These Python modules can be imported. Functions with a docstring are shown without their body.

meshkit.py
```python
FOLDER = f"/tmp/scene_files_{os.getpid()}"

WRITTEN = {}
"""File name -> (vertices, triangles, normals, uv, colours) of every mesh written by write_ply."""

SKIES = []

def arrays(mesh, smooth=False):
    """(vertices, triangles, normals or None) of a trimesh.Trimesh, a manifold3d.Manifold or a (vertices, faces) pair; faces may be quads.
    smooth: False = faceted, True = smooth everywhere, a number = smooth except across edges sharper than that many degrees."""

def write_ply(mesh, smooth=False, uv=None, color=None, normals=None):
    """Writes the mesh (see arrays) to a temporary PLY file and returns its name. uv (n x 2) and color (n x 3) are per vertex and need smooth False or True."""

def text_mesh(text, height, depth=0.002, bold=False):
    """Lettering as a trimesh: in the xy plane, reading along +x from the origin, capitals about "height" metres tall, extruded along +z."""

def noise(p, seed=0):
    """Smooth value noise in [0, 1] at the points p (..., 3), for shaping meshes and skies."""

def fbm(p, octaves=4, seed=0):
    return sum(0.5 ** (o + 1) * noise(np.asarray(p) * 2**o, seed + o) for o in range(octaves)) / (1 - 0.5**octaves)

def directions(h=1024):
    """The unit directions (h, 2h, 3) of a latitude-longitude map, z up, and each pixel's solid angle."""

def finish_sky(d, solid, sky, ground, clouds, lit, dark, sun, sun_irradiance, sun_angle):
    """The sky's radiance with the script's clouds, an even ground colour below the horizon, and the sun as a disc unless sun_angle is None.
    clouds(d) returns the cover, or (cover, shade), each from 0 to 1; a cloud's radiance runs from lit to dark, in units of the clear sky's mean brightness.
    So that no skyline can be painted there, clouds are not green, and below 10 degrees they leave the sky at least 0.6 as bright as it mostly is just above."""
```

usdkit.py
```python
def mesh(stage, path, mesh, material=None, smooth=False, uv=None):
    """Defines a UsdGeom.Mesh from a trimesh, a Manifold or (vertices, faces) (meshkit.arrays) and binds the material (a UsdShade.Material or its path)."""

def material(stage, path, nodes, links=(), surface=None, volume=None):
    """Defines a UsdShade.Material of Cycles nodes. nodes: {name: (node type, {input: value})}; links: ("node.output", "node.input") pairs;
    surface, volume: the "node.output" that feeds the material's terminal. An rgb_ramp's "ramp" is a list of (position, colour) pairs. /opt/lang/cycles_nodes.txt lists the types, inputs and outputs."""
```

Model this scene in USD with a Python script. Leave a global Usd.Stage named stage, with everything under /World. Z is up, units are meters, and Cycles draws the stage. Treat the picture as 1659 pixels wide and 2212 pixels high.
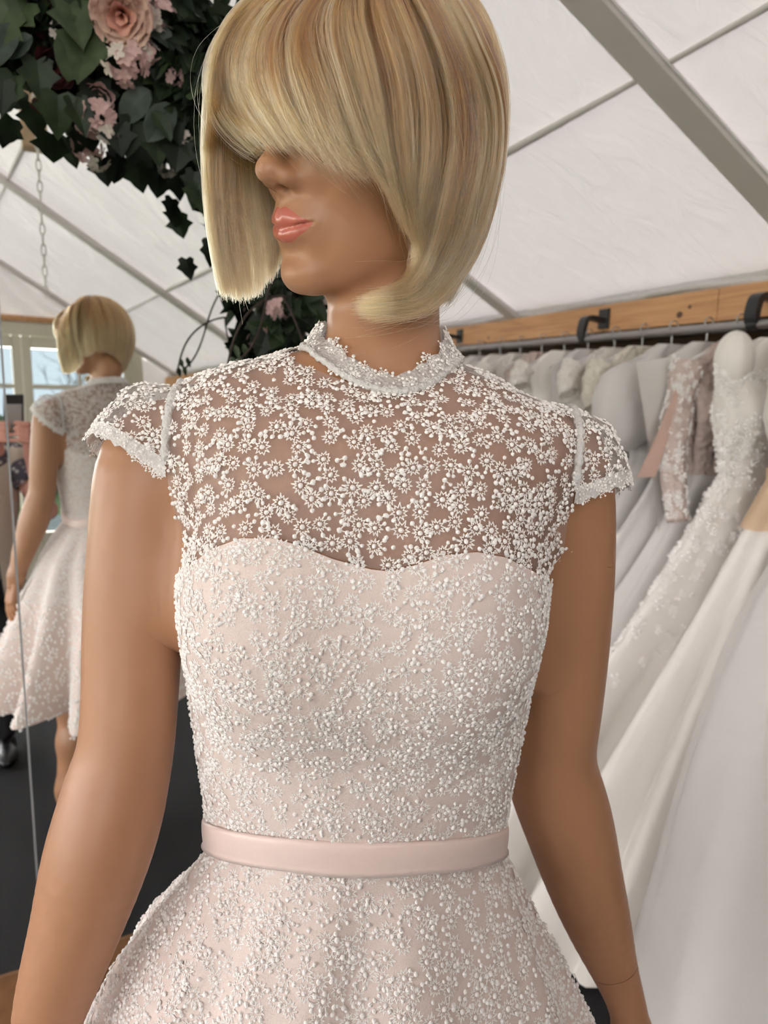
import math, random
import numpy as np
import trimesh
import usdkit
import meshkit
from pxr import Gf, Sdf, Usd, UsdGeom, UsdLux, UsdShade, Vt

stage = Usd.Stage.CreateInMemory()
UsdGeom.SetStageUpAxis(stage, 'Z')
UsdGeom.SetStageMetersPerUnit(stage, 1.0)
World = UsdGeom.Xform.Define(stage, '/World')
UsdGeom.Scope.Define(stage, '/World/Looks')
rng = np.random.default_rng(7)
pi = math.pi

# ------------------------------------------------------------------ camera
# The tent runs along world +Y.  The "view frame" L has its origin at the camera, x to the right, y level ahead, z up;
# it is turned YAW clockwise from the tent.  Things near the mannequin are measured in L.
W_PX, H_PX, F_PX = 1659., 2212., 1536.
H = 1.55                                   # camera height
YAW, PITCH, ROLL = math.radians(20), math.radians(10.2), math.radians(1.5)
EXPOSURE = -0.02
_r0, _U0, _F = np.array([1., 0, 0]), np.array([0, math.sin(PITCH), math.cos(PITCH)]), np.array([0, math.cos(PITCH), -math.sin(PITCH)])
CAM = np.array([_r0 * math.cos(ROLL) + _U0 * math.sin(ROLL), _U0 * math.cos(ROLL) - _r0 * math.sin(ROLL), _F])
L2W = np.array([[math.cos(YAW), math.sin(YAW), 0], [-math.sin(YAW), math.cos(YAW), 0], [0, 0, 1.]])


def ray(px, py):
    return np.array([(px - W_PX / 2) / F_PX, (H_PX / 2 - py) / F_PX, 1.]) @ CAM


def at(px, py, y):
    """The point of the view frame on the picture's pixel at the level distance y."""
    d = ray(px, py)
    return d * (y / d[1])


def to_world(p):
    return np.asarray(p, float) @ L2W.T + [0, 0, H]


cam = UsdGeom.Camera.Define(stage, '/World/camera')
cam.CreateHorizontalApertureAttr(36.0)
cam.CreateVerticalApertureAttr(36.0 * H_PX / W_PX)
cam.CreateFocalLengthAttr(36.0 * F_PX / W_PX)
cam.CreateFStopAttr(11.0)
cam.CreateFocusDistanceAttr(0.53)
cam.CreateClippingRangeAttr(Gf.Vec2f(0.02, 1000))
cam.CreateExposureAttr(EXPOSURE)
_R, _U, _Fw = (CAM @ L2W.T)
cam.AddTransformOp().Set(Gf.Matrix4d(*_R, 0, *_U, 0, *(-_Fw), 0, 0, 0, H, 1))

# ------------------------------------------------------------------ daylight: a bright hazy sky and the sun outside the white tent
sky_mat = usdkit.material(stage, '/World/Looks/sky', {
    'tc': ('texture_coordinate', {}),
    'cl': ('noise_texture', {'scale': 2.6, 'detail': 5, 'roughness': 0.55}),
    'rp': ('rgb_ramp', {'ramp': [(0.40, (0.50, 0.74, 1.0)), (0.62, (1.0, 1.0, 1.0))]}),
    'bg': ('background_shader', {'strength': 1.0})},
    [('tc.generated', 'cl.vector'), ('cl.fac', 'rp.fac'), ('rp.color', 'bg.color')], surface='bg.background')
dome = UsdLux.DomeLight.Define(stage, '/World/sky_light')
dome.CreateIntensityAttr(4.0)
dome.CreateColorAttr(Gf.Vec3f(1.0, 0.96, 0.955))
sun = UsdLux.DistantLight.Define(stage, '/World/sun_light')
sun.CreateIntensityAttr(8.0)
sun.CreateAngleAttr(1.0)
sun.CreateColorAttr(Gf.Vec3f(1.0, 0.88, 0.77))
SUN_AZ, SUN_EL = math.radians(-118), math.radians(33)      # azimuth from tent +Y, clockwise; the sun stands left and behind
_sd = np.array([math.sin(SUN_AZ) * math.cos(SUN_EL), math.cos(SUN_AZ) * math.cos(SUN_EL), math.sin(SUN_EL)])
_x = np.cross([0, 0, 1.], _sd); _x /= np.linalg.norm(_x); _y = np.cross(_sd, _x)
sun.AddTransformOp().Set(Gf.Matrix4d(*_x, 0, *_y, 0, *_sd, 0, 0, 0, 0, 1))


# ------------------------------------------------------------------ helpers: prims
_used = {}


def numbered(parent, name):
    key = f'{parent}/{name}'
    k = _used.get(key, 0)
    _used[key] = k + 1
    return key if k == 0 else f'{key}_{k:03d}'


def path_of(parent):
    return '/World' if parent is None else str(parent.GetPath())


def tag(o, label=None, cat=None, group=None, kind=None):
    p = o if isinstance(o, Usd.Prim) else o.GetPrim()
    for k, v in (('label', label), ('category', cat), ('group', group), ('kind', kind)):
        if v:
            p.SetCustomDataByKey(k, v)
    return p


def obj(name, mesh, mat, parent=None, smooth=False, label=None, cat=None, group=None, kind=None):
    """One Mesh prim, at top level or a part of parent."""
    m = usdkit.mesh(stage, numbered(path_of(parent), name), mesh, mat, smooth=smooth)
    return tag(m.GetPrim(), label, cat, group, kind)


def thing(name, label, cat, loc=(0, 0, 0), rz=0.0, group=None, kind=None):
    x = UsdGeom.Xform.Define(stage, numbered('/World', name))
    x.AddTranslateOp().Set(Gf.Vec3d(*map(float, loc)))
    x.AddRotateZOp().Set(float(math.degrees(rz)))
    return tag(x.GetPrim(), label, cat, group, kind)


def part(name, parent):
    """A part that only holds sub-parts."""
    return UsdGeom.Xform.Define(stage, numbered(path_of(parent), name)).GetPrim()


def dup(root, loc, rz, label=None, group=None):
    d = root.GetCustomData()
    base = root.GetName().rstrip('0123456789').rstrip('_')
    r = thing(base, label or d['label'], d['category'], loc, rz, group or d.get('group'))
    r.GetReferences().AddInternalReference(root.GetPath())
    r.SetInstanceable(True)
    return r


def curves(name, pts, counts, widths, mat, parent=None, colors=None, kind=None, label=None):
    c = UsdGeom.BasisCurves.Define(stage, numbered(path_of(parent), name))
    c.CreateTypeAttr('linear')
    c.CreatePointsAttr(Vt.Vec3fArray.FromNumpy(np.asarray(pts, np.float32)))
    c.CreateCurveVertexCountsAttr(Vt.IntArray.FromNumpy(np.asarray(counts, np.int32)))
    c.CreateWidthsAttr(Vt.FloatArray.FromNumpy(np.asarray(widths, np.float32)))
    c.SetWidthsInterpolation('vertex')
    if colors is not None:
        pv = UsdGeom.PrimvarsAPI(c).CreatePrimvar('tone', Sdf.ValueTypeNames.Color3fArray, 'vertex')
        pv.Set(Vt.Vec3fArray.FromNumpy(np.asarray(colors, np.float32)))
    UsdShade.MaterialBindingAPI.Apply(c.GetPrim()).Bind(mat)
    return tag(c.GetPrim(), label, None, None, kind)


# ------------------------------------------------------------------ helpers: materials
def mat(name, color, rough=0.6, noise=None, bump=None, **extra):
    """Principled look.  noise: (scale, amount) mottles the colour; bump: (scale, distance) is fine relief, both in object space."""
    nodes = {'p': ('principled_bsdf', {'base_color': color, 'roughness': rough, **extra})}
    links = []
    if noise or bump:
        nodes['tc'] = ('texture_coordinate', {})
    if noise:
        c = np.asarray(color, float)
        nodes['n'] = ('noise_texture', {'scale': noise[0], 'detail': 4})
        nodes['r'] = ('rgb_ramp', {'ramp': [(0.3, tuple(c * (1 - noise[1]))), (0.7, tuple(np.minimum(c * (1 + noise[1]), 1)))]})
        links += [('tc.object', 'n.vector'), ('n.fac', 'r.fac'), ('r.color', 'p.base_color')]
    if bump:
        nodes['bn'] = ('noise_texture', {'scale': bump[0], 'detail': 3})
        nodes['b'] = ('bump', {'strength': 1.0, 'distance': bump[1]})
        links += [('tc.object', 'bn.vector'), ('bn.fac', 'b.height'), ('b.normal', 'p.normal')]
    return usdkit.material(stage, f'/World/Looks/{name}', nodes, links, surface='p.BSDF')


def cloth_mat(name, color, trans=0.25, alpha=1.0, rough=0.8, bump=None, wave=None, sheen=0.0):
    """Thin cloth: diffuse, part of the light goes through; alpha < 1 is an open net."""
    nodes = {'p': ('principled_bsdf', {'base_color': color, 'roughness': rough, 'sheen_weight': sheen, 'specular_ior_level': 0.25}),
             't': ('translucent_bsdf', {'color': color}), 'm': ('mix_closure', {'fac': trans})}
    links = [('p.BSDF', 'm.closure1'), ('t.BSDF', 'm.closure2')]
    out = 'm.closure'
    if bump or wave:
        nodes['tc'] = ('texture_coordinate', {})
        nodes['b'] = ('bump', {'strength': 1.0, 'distance': (bump or wave)[1]})
        if bump:
            nodes['bn'] = ('noise_texture', {'scale': bump[0], 'detail': 3, 'distortion': 0.6})
            links += [('tc.object', 'bn.vector'), ('bn.fac', 'b.height')]
        else:
            nodes['bn'] = ('voronoi_texture', {'scale': wave[0], 'feature': 'f1'})
            links += [('tc.object', 'bn.vector'), ('bn.distance', 'b.height')]
        links += [('b.normal', 'p.normal')]
    if alpha < 1:
        nodes['x'] = ('transparent_bsdf', {})
        nodes['mx'] = ('mix_closure', {'fac': alpha})
        links += [('x.BSDF', 'mx.closure1'), (out, 'mx.closure2')]
        out = 'mx.closure'
    return usdkit.material(stage, f'/World/Looks/{name}', nodes, links, surface=out)


# ------------------------------------------------------------------ helpers: meshes
def box(lo, hi):
    return trimesh.creation.box(bounds=[np.minimum(lo, hi), np.maximum(lo, hi)])


def join(ms):
    ms = [m if isinstance(m, trimesh.Trimesh) else trimesh.Trimesh(m[0], m[1], process=False) for m in ms]
    return trimesh.util.concatenate(ms)


def bbox(size, r=0.004, c=(0, 0, 0)):
    """A box with bevelled edges."""
    s = np.asarray(size, float) / 2
    r = min(r, s.min() * 0.6)
    p = [np.array([sx * (s[0] - (k != 0) * r), sy * (s[1] - (k != 1) * r), sz * (s[2] - (k != 2) * r)])
         for sx in (-1, 1) for sy in (-1, 1) for sz in (-1, 1) for k in range(3)]
    m = trimesh.convex.convex_hull(np.array(p))
    m.apply_translation(c)
    return m


def spline(p, n):
    """Catmull-Rom through the rows of p, n points, evenly spread by chord length."""
    from scipy.interpolate import CubicSpline, PchipInterpolator
    p = np.asarray(p, float)
    d = np.r_[0, np.cumsum(np.maximum(np.linalg.norm(np.diff(p, axis=0), axis=1), 1e-6))]
    return (CubicSpline if len(p) > 2 else PchipInterpolator)(d, p)(np.linspace(0, d[-1], n))


def tube(path, radii, sides=8, closed_ends=True):
    path = np.asarray(path, float)
    n = len(path)
    radii = np.broadcast_to(radii, n)
    t = np.gradient(path, axis=0)
    t /= np.linalg.norm(t, axis=1)[:, None] + 1e-12
    ref = np.array([0, 0, 1.]) if abs(t[0, 2]) < 0.9 else np.array([1., 0, 0])
    u = np.cross(t[0], ref); u /= np.linalg.norm(u)
    v = []
    a = np.arange(sides) * 2 * pi / sides
    for i in range(n):
        u = u - t[i] * (u @ t[i]); u /= np.linalg.norm(u) + 1e-12
        w = np.cross(t[i], u)
        v.append(path[i] + radii[i] * (np.cos(a)[:, None] * u + np.sin(a)[:, None] * w))
    v = np.concatenate(v)
    f = []
    for i in range(n - 1):
        for j in range(sides):
            k = (j + 1) % sides
            f += [[i * sides + j, i * sides + k, (i + 1) * sides + k], [i * sides + j, (i + 1) * sides + k, (i + 1) * sides + j]]
    if closed_ends:
        v = np.vstack([v, path[:1], path[-1:]])
        for j in range(sides):
            k = (j + 1) % sides
            f += [[n * sides, k, j], [n * sides + 1, (n - 1) * sides + j, (n - 1) * sides + k]]
    return trimesh.Trimesh(v, np.array(f), process=False)


def grid_faces(nu, nv, wrap_u=False):
    i, j = np.meshgrid(np.arange(nv - 1), np.arange(nu if wrap_u else nu - 1), indexing='ij')
    a, b = i * nu + j, i * nu + (j + 1) % nu
    c, d = a + nu, b + nu
    return np.concatenate([np.stack([a, b, d], -1).reshape(-1, 3), np.stack([a, d, c], -1).reshape(-1, 3)])


def surface_nets(D, lo, h):
    s = D < 0
    c = [(i, j, k) for i in (0, 1) for j in (0, 1) for k in (0, 1)]
    sl = lambda A, o: A[o[0]:A.shape[0] - 1 + o[0], o[1]:A.shape[1] - 1 + o[1], o[2]:A.shape[2] - 1 + o[2]]
    n_in = sum(sl(s, o).astype(np.int8) for o in c)
    act = (n_in > 0) & (n_in < 8)
    cells = np.argwhere(act)
    idx = -np.ones(act.shape, np.int64)
    idx[act] = np.arange(len(cells))
    val = {o: D[cells[:, 0] + o[0], cells[:, 1] + o[1], cells[:, 2] + o[2]] for o in c}
    acc, cnt = np.zeros((len(cells), 3)), np.zeros(len(cells))
    for o in c:
        for ax in range(3):
            if o[ax] == 0:
                q = list(o); q[ax] = 1; q = tuple(q)
                a, b = val[o], val[q]
                cr = (a < 0) != (b < 0)
                t = a[cr] / (a[cr] - b[cr])
                p = np.tile(np.array(o, float), (cr.sum(), 1)); p[:, ax] = t
                acc[cr] += p; cnt[cr] += 1
    v = lo + h * (cells + acc / cnt[:, None])
    F = []
    for ax in range(3):
        sa = [slice(None)] * 3; sb = [slice(None)] * 3
        sa[ax] = slice(0, -1); sb[ax] = slice(1, None)
        e = np.argwhere(s[tuple(sa)] != s[tuple(sb)])
        u, w = (ax + 1) % 3, (ax + 2) % 3
        ok = (e[:, u] > 0) & (e[:, w] > 0) & (e[:, u] < D.shape[u] - 1) & (e[:, w] < D.shape[w] - 1)
        e = e[ok]
        q = []
        for du, dw in ((-1, -1), (0, -1), (0, 0), (-1, 0)):
            x = e.copy(); x[:, u] += du; x[:, w] += dw
            q.append(idx[x[:, 0], x[:, 1], x[:, 2]])
        q = np.stack(q, 1)
        inside = s[e[:, 0], e[:, 1], e[:, 2]]
        q[~inside] = q[~inside][:, ::-1]
        F.append(q)
    q = np.concatenate(F)
    q = q[(q >= 0).all(1)]
    return v, np.concatenate([q[:, [0, 1, 2]], q[:, [0, 2, 3]]])


def isosurface(fn, lo, hi, h, block=6, newton=1):
    """The zero surface of fn (points -> distance), sampled finely only where it passes."""
    lo, hi = np.asarray(lo, float), np.asarray(hi, float)
    nb = np.ceil((hi - lo) / (h * block)).astype(int)
    ctr = np.stack(np.meshgrid(*[lo[a] + (np.arange(nb[a]) + 0.5) * h * block for a in range(3)], indexing='ij'), -1)
    dc = fn(ctr.reshape(-1, 3)).reshape(nb)
    near = np.abs(dc) < h * block * 1.5
    D = np.repeat(np.repeat(np.repeat(np.sign(dc) * 1.0, block, 0), block, 1), block, 2)
    nr = np.repeat(np.repeat(np.repeat(near, block, 0), block, 1), block, 2)
    ii = np.argwhere(nr)
    out = np.empty(len(ii))
    for a in range(0, len(ii), 400000):
        out[a:a + 400000] = fn(lo + h * ii[a:a + 400000])
    D[nr] = out
    v, f = surface_nets(D, lo, h)
    for _ in range(newton):
        d = fn(v)
        e = h * 0.5
        g = np.stack([fn(v + e * np.eye(3)[k]) - fn(v - e * np.eye(3)[k]) for k in range(3)], 1) / (2 * e)
        st = d / np.maximum((g * g).sum(1), 0.2)
        v = v - g * np.clip(st, -h, h)[:, None]
    return v, f


def clip(v, f, g):
    """The part of the triangle mesh where the vertex values g are >= 0, cut along g = 0."""
    v, f, g = np.asarray(v, float), np.asarray(f), np.asarray(g, float)
    g = np.where(np.abs(g) < 1e-9, 1e-9, g)
    pos = g >= 0
    k = pos[f].sum(1)
    keep = [f[k == 3]]
    newv, cache = [], {}

    def cut(a, b):
        key = (a, b) if a < b else (b, a)
        if key not in cache:
            t = g[a] / (g[a] - g[b])
            cache[key] = len(v) + len(newv)
            newv.append(v[a] + t * (v[b] - v[a]))
        return cache[key]
    extra = []
    for tri in f[(k == 1) | (k == 2)]:
        p = pos[tri]
        if p.sum() == 1:
            i = int(np.argmax(p)); a, b, c = tri[i], tri[(i + 1) % 3], tri[(i + 2) % 3]
            extra.append([a, cut(a, b), cut(a, c)])
        else:
            i = int(np.argmin(p)); a, b, c = tri[i], tri[(i + 1) % 3], tri[(i + 2) % 3]
            ab, ac = cut(a, b), cut(a, c)
            extra += [[ab, b, c], [ab, c, ac]]
    if extra:
        keep.append(np.array(extra))
    f2 = np.concatenate(keep) if keep else np.zeros((0, 3), int)
    v2 = np.vstack([v, np.array(newv)]) if newv else v
    u, inv = np.unique(f2, return_inverse=True)
    return v2[u], inv.reshape(-1, 3)


def smin(a, b, k):
    h = np.clip(0.5 + 0.5 * (b - a) / k, 0, 1)
    return b * (1 - h) + a * h - k * h * (1 - h)


def smax(a, b, k):
    return -smin(-a, -b, k)


def ell(p, c, r):
    q = (p - c) / r
    k0 = np.linalg.norm(q, axis=1)
    k1 = np.linalg.norm(q / r, axis=1)
    return k0 * (k0 - 1) / np.maximum(k1, 1e-9)


def cone(p, a, b, ra, rb):
    a, b = np.asarray(a, float), np.asarray(b, float)
    ba = b - a
    t = np.clip((p - a) @ ba / (ba @ ba), 0, 1)
    return np.linalg.norm(p - a - t[:, None] * ba, axis=1) - (ra + (rb - ra) * t)


def chain(p, pts, radii, k=0.01):
    d = None
    for a, b, ra, rb in zip(pts[:-1], pts[1:], radii[:-1], radii[1:]):
        x = cone(p, a, b, ra, rb)
        d = x if d is None else smin(d, x, k)
    return d


def smooth01(x, a, b):
    t = np.clip((x - a) / (b - a), 0, 1)
    return t * t * (3 - 2 * t)

# ================================================================== the tent
M_lining = usdkit.material(stage, '/World/Looks/tent_lining', {
    'tc': ('texture_coordinate', {}), 'mp': ('mapping', {'mapping_type': 'point', 'scale': (2.2, 7.0, 7.0), 'rotation': (0, 0, 0.25)}),
    'n': ('noise_texture', {'scale': 0.9, 'detail': 4, 'roughness': 0.5, 'distortion': 0.9}),
    'b': ('bump', {'strength': 1.0, 'distance': 0.042}),
    'p': ('principled_bsdf', {'base_color': (0.63, 0.605, 0.605), 'roughness': 0.5, 'specular_ior_level': 0.3}),
    't': ('translucent_bsdf', {'color': (0.86, 0.83, 0.82)}), 'm': ('mix_closure', {'fac': 0.048})},
    [('tc.object', 'mp.vector'), ('mp.vector', 'n.vector'), ('n.fac', 'b.height'), ('b.normal', 'p.normal'),
     ('p.BSDF', 'm.closure1'), ('t.BSDF', 'm.closure2')], surface='m.closure')
M_beam = mat('beam_grey', (0.64, 0.59, 0.57), 0.55)
M_seam = mat('seam_grey', (0.66, 0.62, 0.60), 0.8)
M_carpet = mat('carpet', (0.012, 0.012, 0.014), 0.95, noise=(160, 0.5), bump=(400, 0.004))
M_pine = usdkit.material(stage, '/World/Looks/pine', {
    'tc': ('texture_coordinate', {}), 'mp': ('mapping', {'mapping_type': 'point', 'scale': (30.0, 1.2, 30.0)}),
    'n': ('noise_texture', {'scale': 1.6, 'detail': 6, 'distortion': 1.4}),
    'r': ('rgb_ramp', {'ramp': [(0.25, (0.44, 0.22, 0.095)), (0.5, (0.60, 0.32, 0.145)), (0.8, (0.70, 0.40, 0.20))]}),
    'p': ('principled_bsdf', {'roughness': 0.55})},
    [('tc.object', 'mp.vector'), ('mp.vector', 'n.vector'), ('n.fac', 'r.fac'), ('r.color', 'p.base_color')], surface='p.BSDF')
M_darkwood = mat('dark_timber', (0.075, 0.036, 0.018), 0.6, noise=(9, 0.35))
M_plinth = mat('plinth_wood', (0.22, 0.105, 0.045), 0.5, noise=(14, 0.3))
M_knot = mat('knot', (0.10, 0.045, 0.02), 0.6)
M_cream = mat('cream_paint', (0.66, 0.62, 0.50), 0.45)
M_black = mat('black_metal', (0.012, 0.012, 0.014), 0.4)
M_chrome = mat('galvanised_pipe', (0.33, 0.31, 0.30), 0.38, metallic=0.85)
M_pane = usdkit.material(stage, '/World/Looks/pane', {
    'f': ('fresnel', {'IOR': 1.45}), 'x': ('transparent_bsdf', {'color': (0.97, 0.98, 0.98)}), 'g': ('glossy_bsdf', {'roughness': 0.02, 'color': (1, 1, 1)}),
    'm': ('mix_closure', {})}, [('f.fac', 'm.fac'), ('x.BSDF', 'm.closure1'), ('g.BSDF', 'm.closure2')], surface='m.closure')
M_dim_pane = usdkit.material(stage, '/World/Looks/sky_dimming_pane', {
    'f': ('fresnel', {'IOR': 1.45}), 'x': ('transparent_bsdf', {'color': (0.25, 0.28, 0.295)}), 'g': ('glossy_bsdf', {'roughness': 0.02, 'color': (1, 1, 1)}),
    'm': ('mix_closure', {})}, [('f.fac', 'm.fac'), ('x.BSDF', 'm.closure1'), ('g.BSDF', 'm.closure2')], surface='m.closure')  # glass colour darkened to hold down the brightness of the sky behind it
M_mirror = usdkit.material(stage, '/World/Looks/mirror_silver', {'g': ('glossy_bsdf', {'color': (0.90, 0.92, 0.90), 'roughness': 0.0})}, [], surface='g.BSDF')

XW, ZE = 2.06, 1.94                 # right wall and eave
XWL = 2.20                          # dark timber wall behind the rail, set back
XR, SL = -0.60, 0.60                # ridge, slope (rise per metre)
ZR = ZE + (XW - XR) * SL
XL = 2 * XR - XW
YB, YF = -4.3, 6.5                  # back and far gables


def struct(name, mesh, m, parent=None, smooth=False, label=None):
    return obj(name, mesh, m, parent, smooth, label, None, None, 'structure' if parent is None else None)


struct('floor', box((XL - .3, YB - .3, -0.06), (XWL + .1, YF + .3, 0.0)), M_carpet, label='black carpet covering the tent floor')


def slope_point(x, y):
    return np.array([x, y, ZE + (XW - x) * SL if x > XR else ZE + (x - XL) * SL])


def lining(x0, x1, y0, y1, seed):
    """Roof lining, slightly sagging between rafters, softly rumpled."""
    nx, ny = 60, 150
    X, Y = np.meshgrid(np.linspace(x0, x1, nx), np.linspace(y0, y1, ny))
    Z = ZE + np.minimum(XW - X, X - XL) * SL
    e = np.minimum(np.minimum(np.minimum(abs(X - x0), abs(X - x1)), np.minimum(abs(Y - y0), abs(Y - y1))), 0.2) / 0.2
    q = np.stack([X * 1.3, Y * 2.6, 0 * X + seed], -1)
    d = 0.09 * (meshkit.fbm(q, 4, seed) - 0.5) + 0.035 * (meshkit.noise(np.stack([X * 2 + Y * 1.2, Y * 6 - X * 2, 0 * X], -1), seed + 5) - 0.5)
    Z = Z + d * e
    return np.stack([X, Y, Z], -1).reshape(-1, 3), grid_faces(nx, ny)


def on_slope(px, py):
    """Where the picture's pixel meets the right roof slope (tent frame)."""
    d = ray(px, py) @ L2W.T
    t = (ZE + XW * SL - H) / (d[2] + SL * d[0])
    return d * t + [0, 0, H]


ceil = tag(UsdGeom.Xform.Define(stage, '/World/ceiling').GetPrim(), 'white fabric roof lining of the tent', None, None, 'structure')
obj('lining_sheet', lining(XW, XR, YB, YF, 3), M_lining, ceil, smooth=True)
obj('lining_sheet', lining(XL, XR, YB, YF, 8), M_lining, ceil, smooth=True)
ra, rb = on_slope(1640, 355), on_slope(1345, 20)
YRAFT = (ra[1] + rb[1]) / 2 + 0.03


def slope_bar(y, x0, x1, wide, thick, drop, n=24, bow=0.0):
    """A bar running up a roof slope, just under the lining."""
    xs = np.linspace(x0, x1, n)
    c = np.array([slope_point(x, y) for x in xs]); c[:, 2] -= drop
    v = []
    for p in c:
        v += [p + [0, -wide / 2, thick / 2], p + [0, wide / 2, thick / 2], p + [0, wide / 2, -thick / 2], p + [0, -wide / 2, -thick / 2]]
    f = []
    for i in range(n - 1):
        for j in range(4):
            k = (j + 1) % 4
            a, b, d, e = i * 4 + j, i * 4 + k, i * 4 + k + 4, i * 4 + j + 4
            f += [[a, b, d], [a, d, e]]
    m = trimesh.Trimesh(np.array(v), np.array(f), process=False)
    m.fix_normals()
    return m


k = 0
for i in range(-3, 3):
    y = YRAFT + i * 1.9
    if not YB < y < YF:
        continue
    for x0, x1 in ((XW - .02, XR), (XL + .02, XR)):
        k += 1
        obj('rafter', slope_bar(y, x0, x1, 0.10, 0.03, 0.030), M_beam, ceil)
        obj('rafter_cord', slope_bar(y - 0.062, x0, x1, 0.006, 0.006, 0.036), M_lining, ceil)
pa = on_slope(1250, 225)
for x in (pa[0], pa[0] + 0.95, pa[0] - 0.95, 2 * XR - pa[0], 2 * XR - pa[0] - 0.95, 2 * XR - pa[0] + 0.95):
    if XL + .1 < x < XW - .1:
        n = 90
        ys = np.linspace(YB, YF, n)
        pth = np.array([slope_point(x + 0.012 * math.sin(y * 1.3), y) for y in ys]); pth[:, 2] -= 0.018
        obj('purlin_seam', tube(pth, 0.011 + 0.004 * np.sin(ys * 3), 6), M_seam, ceil, smooth=True)
# eave pleat: a folded edge of lining over the wall board
ys = np.linspace(YB, YF, 120)
obj('eave_fold', tube(np.stack([XW - 0.03 + 0.012 * np.sin(ys * 4.3), ys, ZE - 0.005 + 0.006 * np.sin(ys * 9)], 1), 0.016, 6), M_lining, ceil, smooth=True)


# added flaps shut out sky light along the edges of the lining
obj('eave_light_stop', box((XW - .012, YB, ZE - .06), (XW + .06, YF, ZE + .06)), M_lining, ceil)
obj('eave_light_stop', box((XL - .06, YB, ZE - .06), (XL + .012, YF, ZE + .06)), M_lining, ceil)


# --- walls
def board_z(px, py, x):
    d = ray(px, py) @ L2W.T
    return d[2] * (x / d[0]) + H


ZB1 = (board_z(1659, 608, 2.0) + board_z(1005, 703, 2.0)) / 2
ZRAIL = (board_z(1659, 703, 1.90) + board_z(983, 753, 1.90)) / 2
wr = tag(UsdGeom.Xform.Define(stage, '/World/wall_right').GetPrim(), 'right tent wall, dark timber with a white fabric strip above', None, None, 'structure')
obj('backing', box((XWL - 0.004, YB, 0), (XWL + .02, YF, ZB1 - .12)), M_darkwood, wr)
obj('top_board', box((2.0, YB, ZB1 - .14), (XWL + .02, YF, ZB1 - .115)), M_darkwood, wr)
obj('fabric_strip', box((XW - 0.03, YB, ZB1 - .03), (XW + .02, YF, ZE + .03)), M_lining, wr)
nb = 11
for i in range(nb):
    z0 = 0.0 + i * (ZB1 - 0.14) / nb
    obj('wall_board', box((XWL - 0.03, YB, z0 + 0.003), (XWL - 0.005 + 0.002 * (i % 2), YF, z0 + (ZB1 - 0.14) / nb - 0.003)), M_darkwood, wr)
tb = tag(UsdGeom.Xform.Define(stage, '/World/trim_1').GetPrim(), 'knotty pine board running along the wall above the clothes rail', None, None, 'structure')
yj = None
d_ = ray(1550, 650) @ L2W.T
yj = d_[1] * 2.0 / d_[0]
yy = [YB, YB + 3.2, yj, yj + 2.7, YF]
for a, b in zip(yy[:-1], yy[1:]):
    obj('pine_board', bbox((0.03, b - a - 0.004, 0.15), 0.003, (2.015, (a + b) / 2, ZB1 - 0.075)), M_pine, tb)
for px, py, r in ((1468, 680, 0.014), (1490, 663, 0.008), (1055, 730, 0.008)):
    d_ = ray(px, py) @ L2W.T
    p_ = d_ * 2.0 / d_[0] + [0, 0, H]
    kn = trimesh.creation.icosphere(2, r); kn.apply_scale((0.10, 1.2, 0.9)); kn.apply_translation(p_)
    obj('knot', kn, M_knot, tb, smooth=True)
wl = tag(UsdGeom.Xform.Define(stage, '/World/wall_left').GetPrim(), 'white fabric side wall of the tent', None, None, 'structure')


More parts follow.
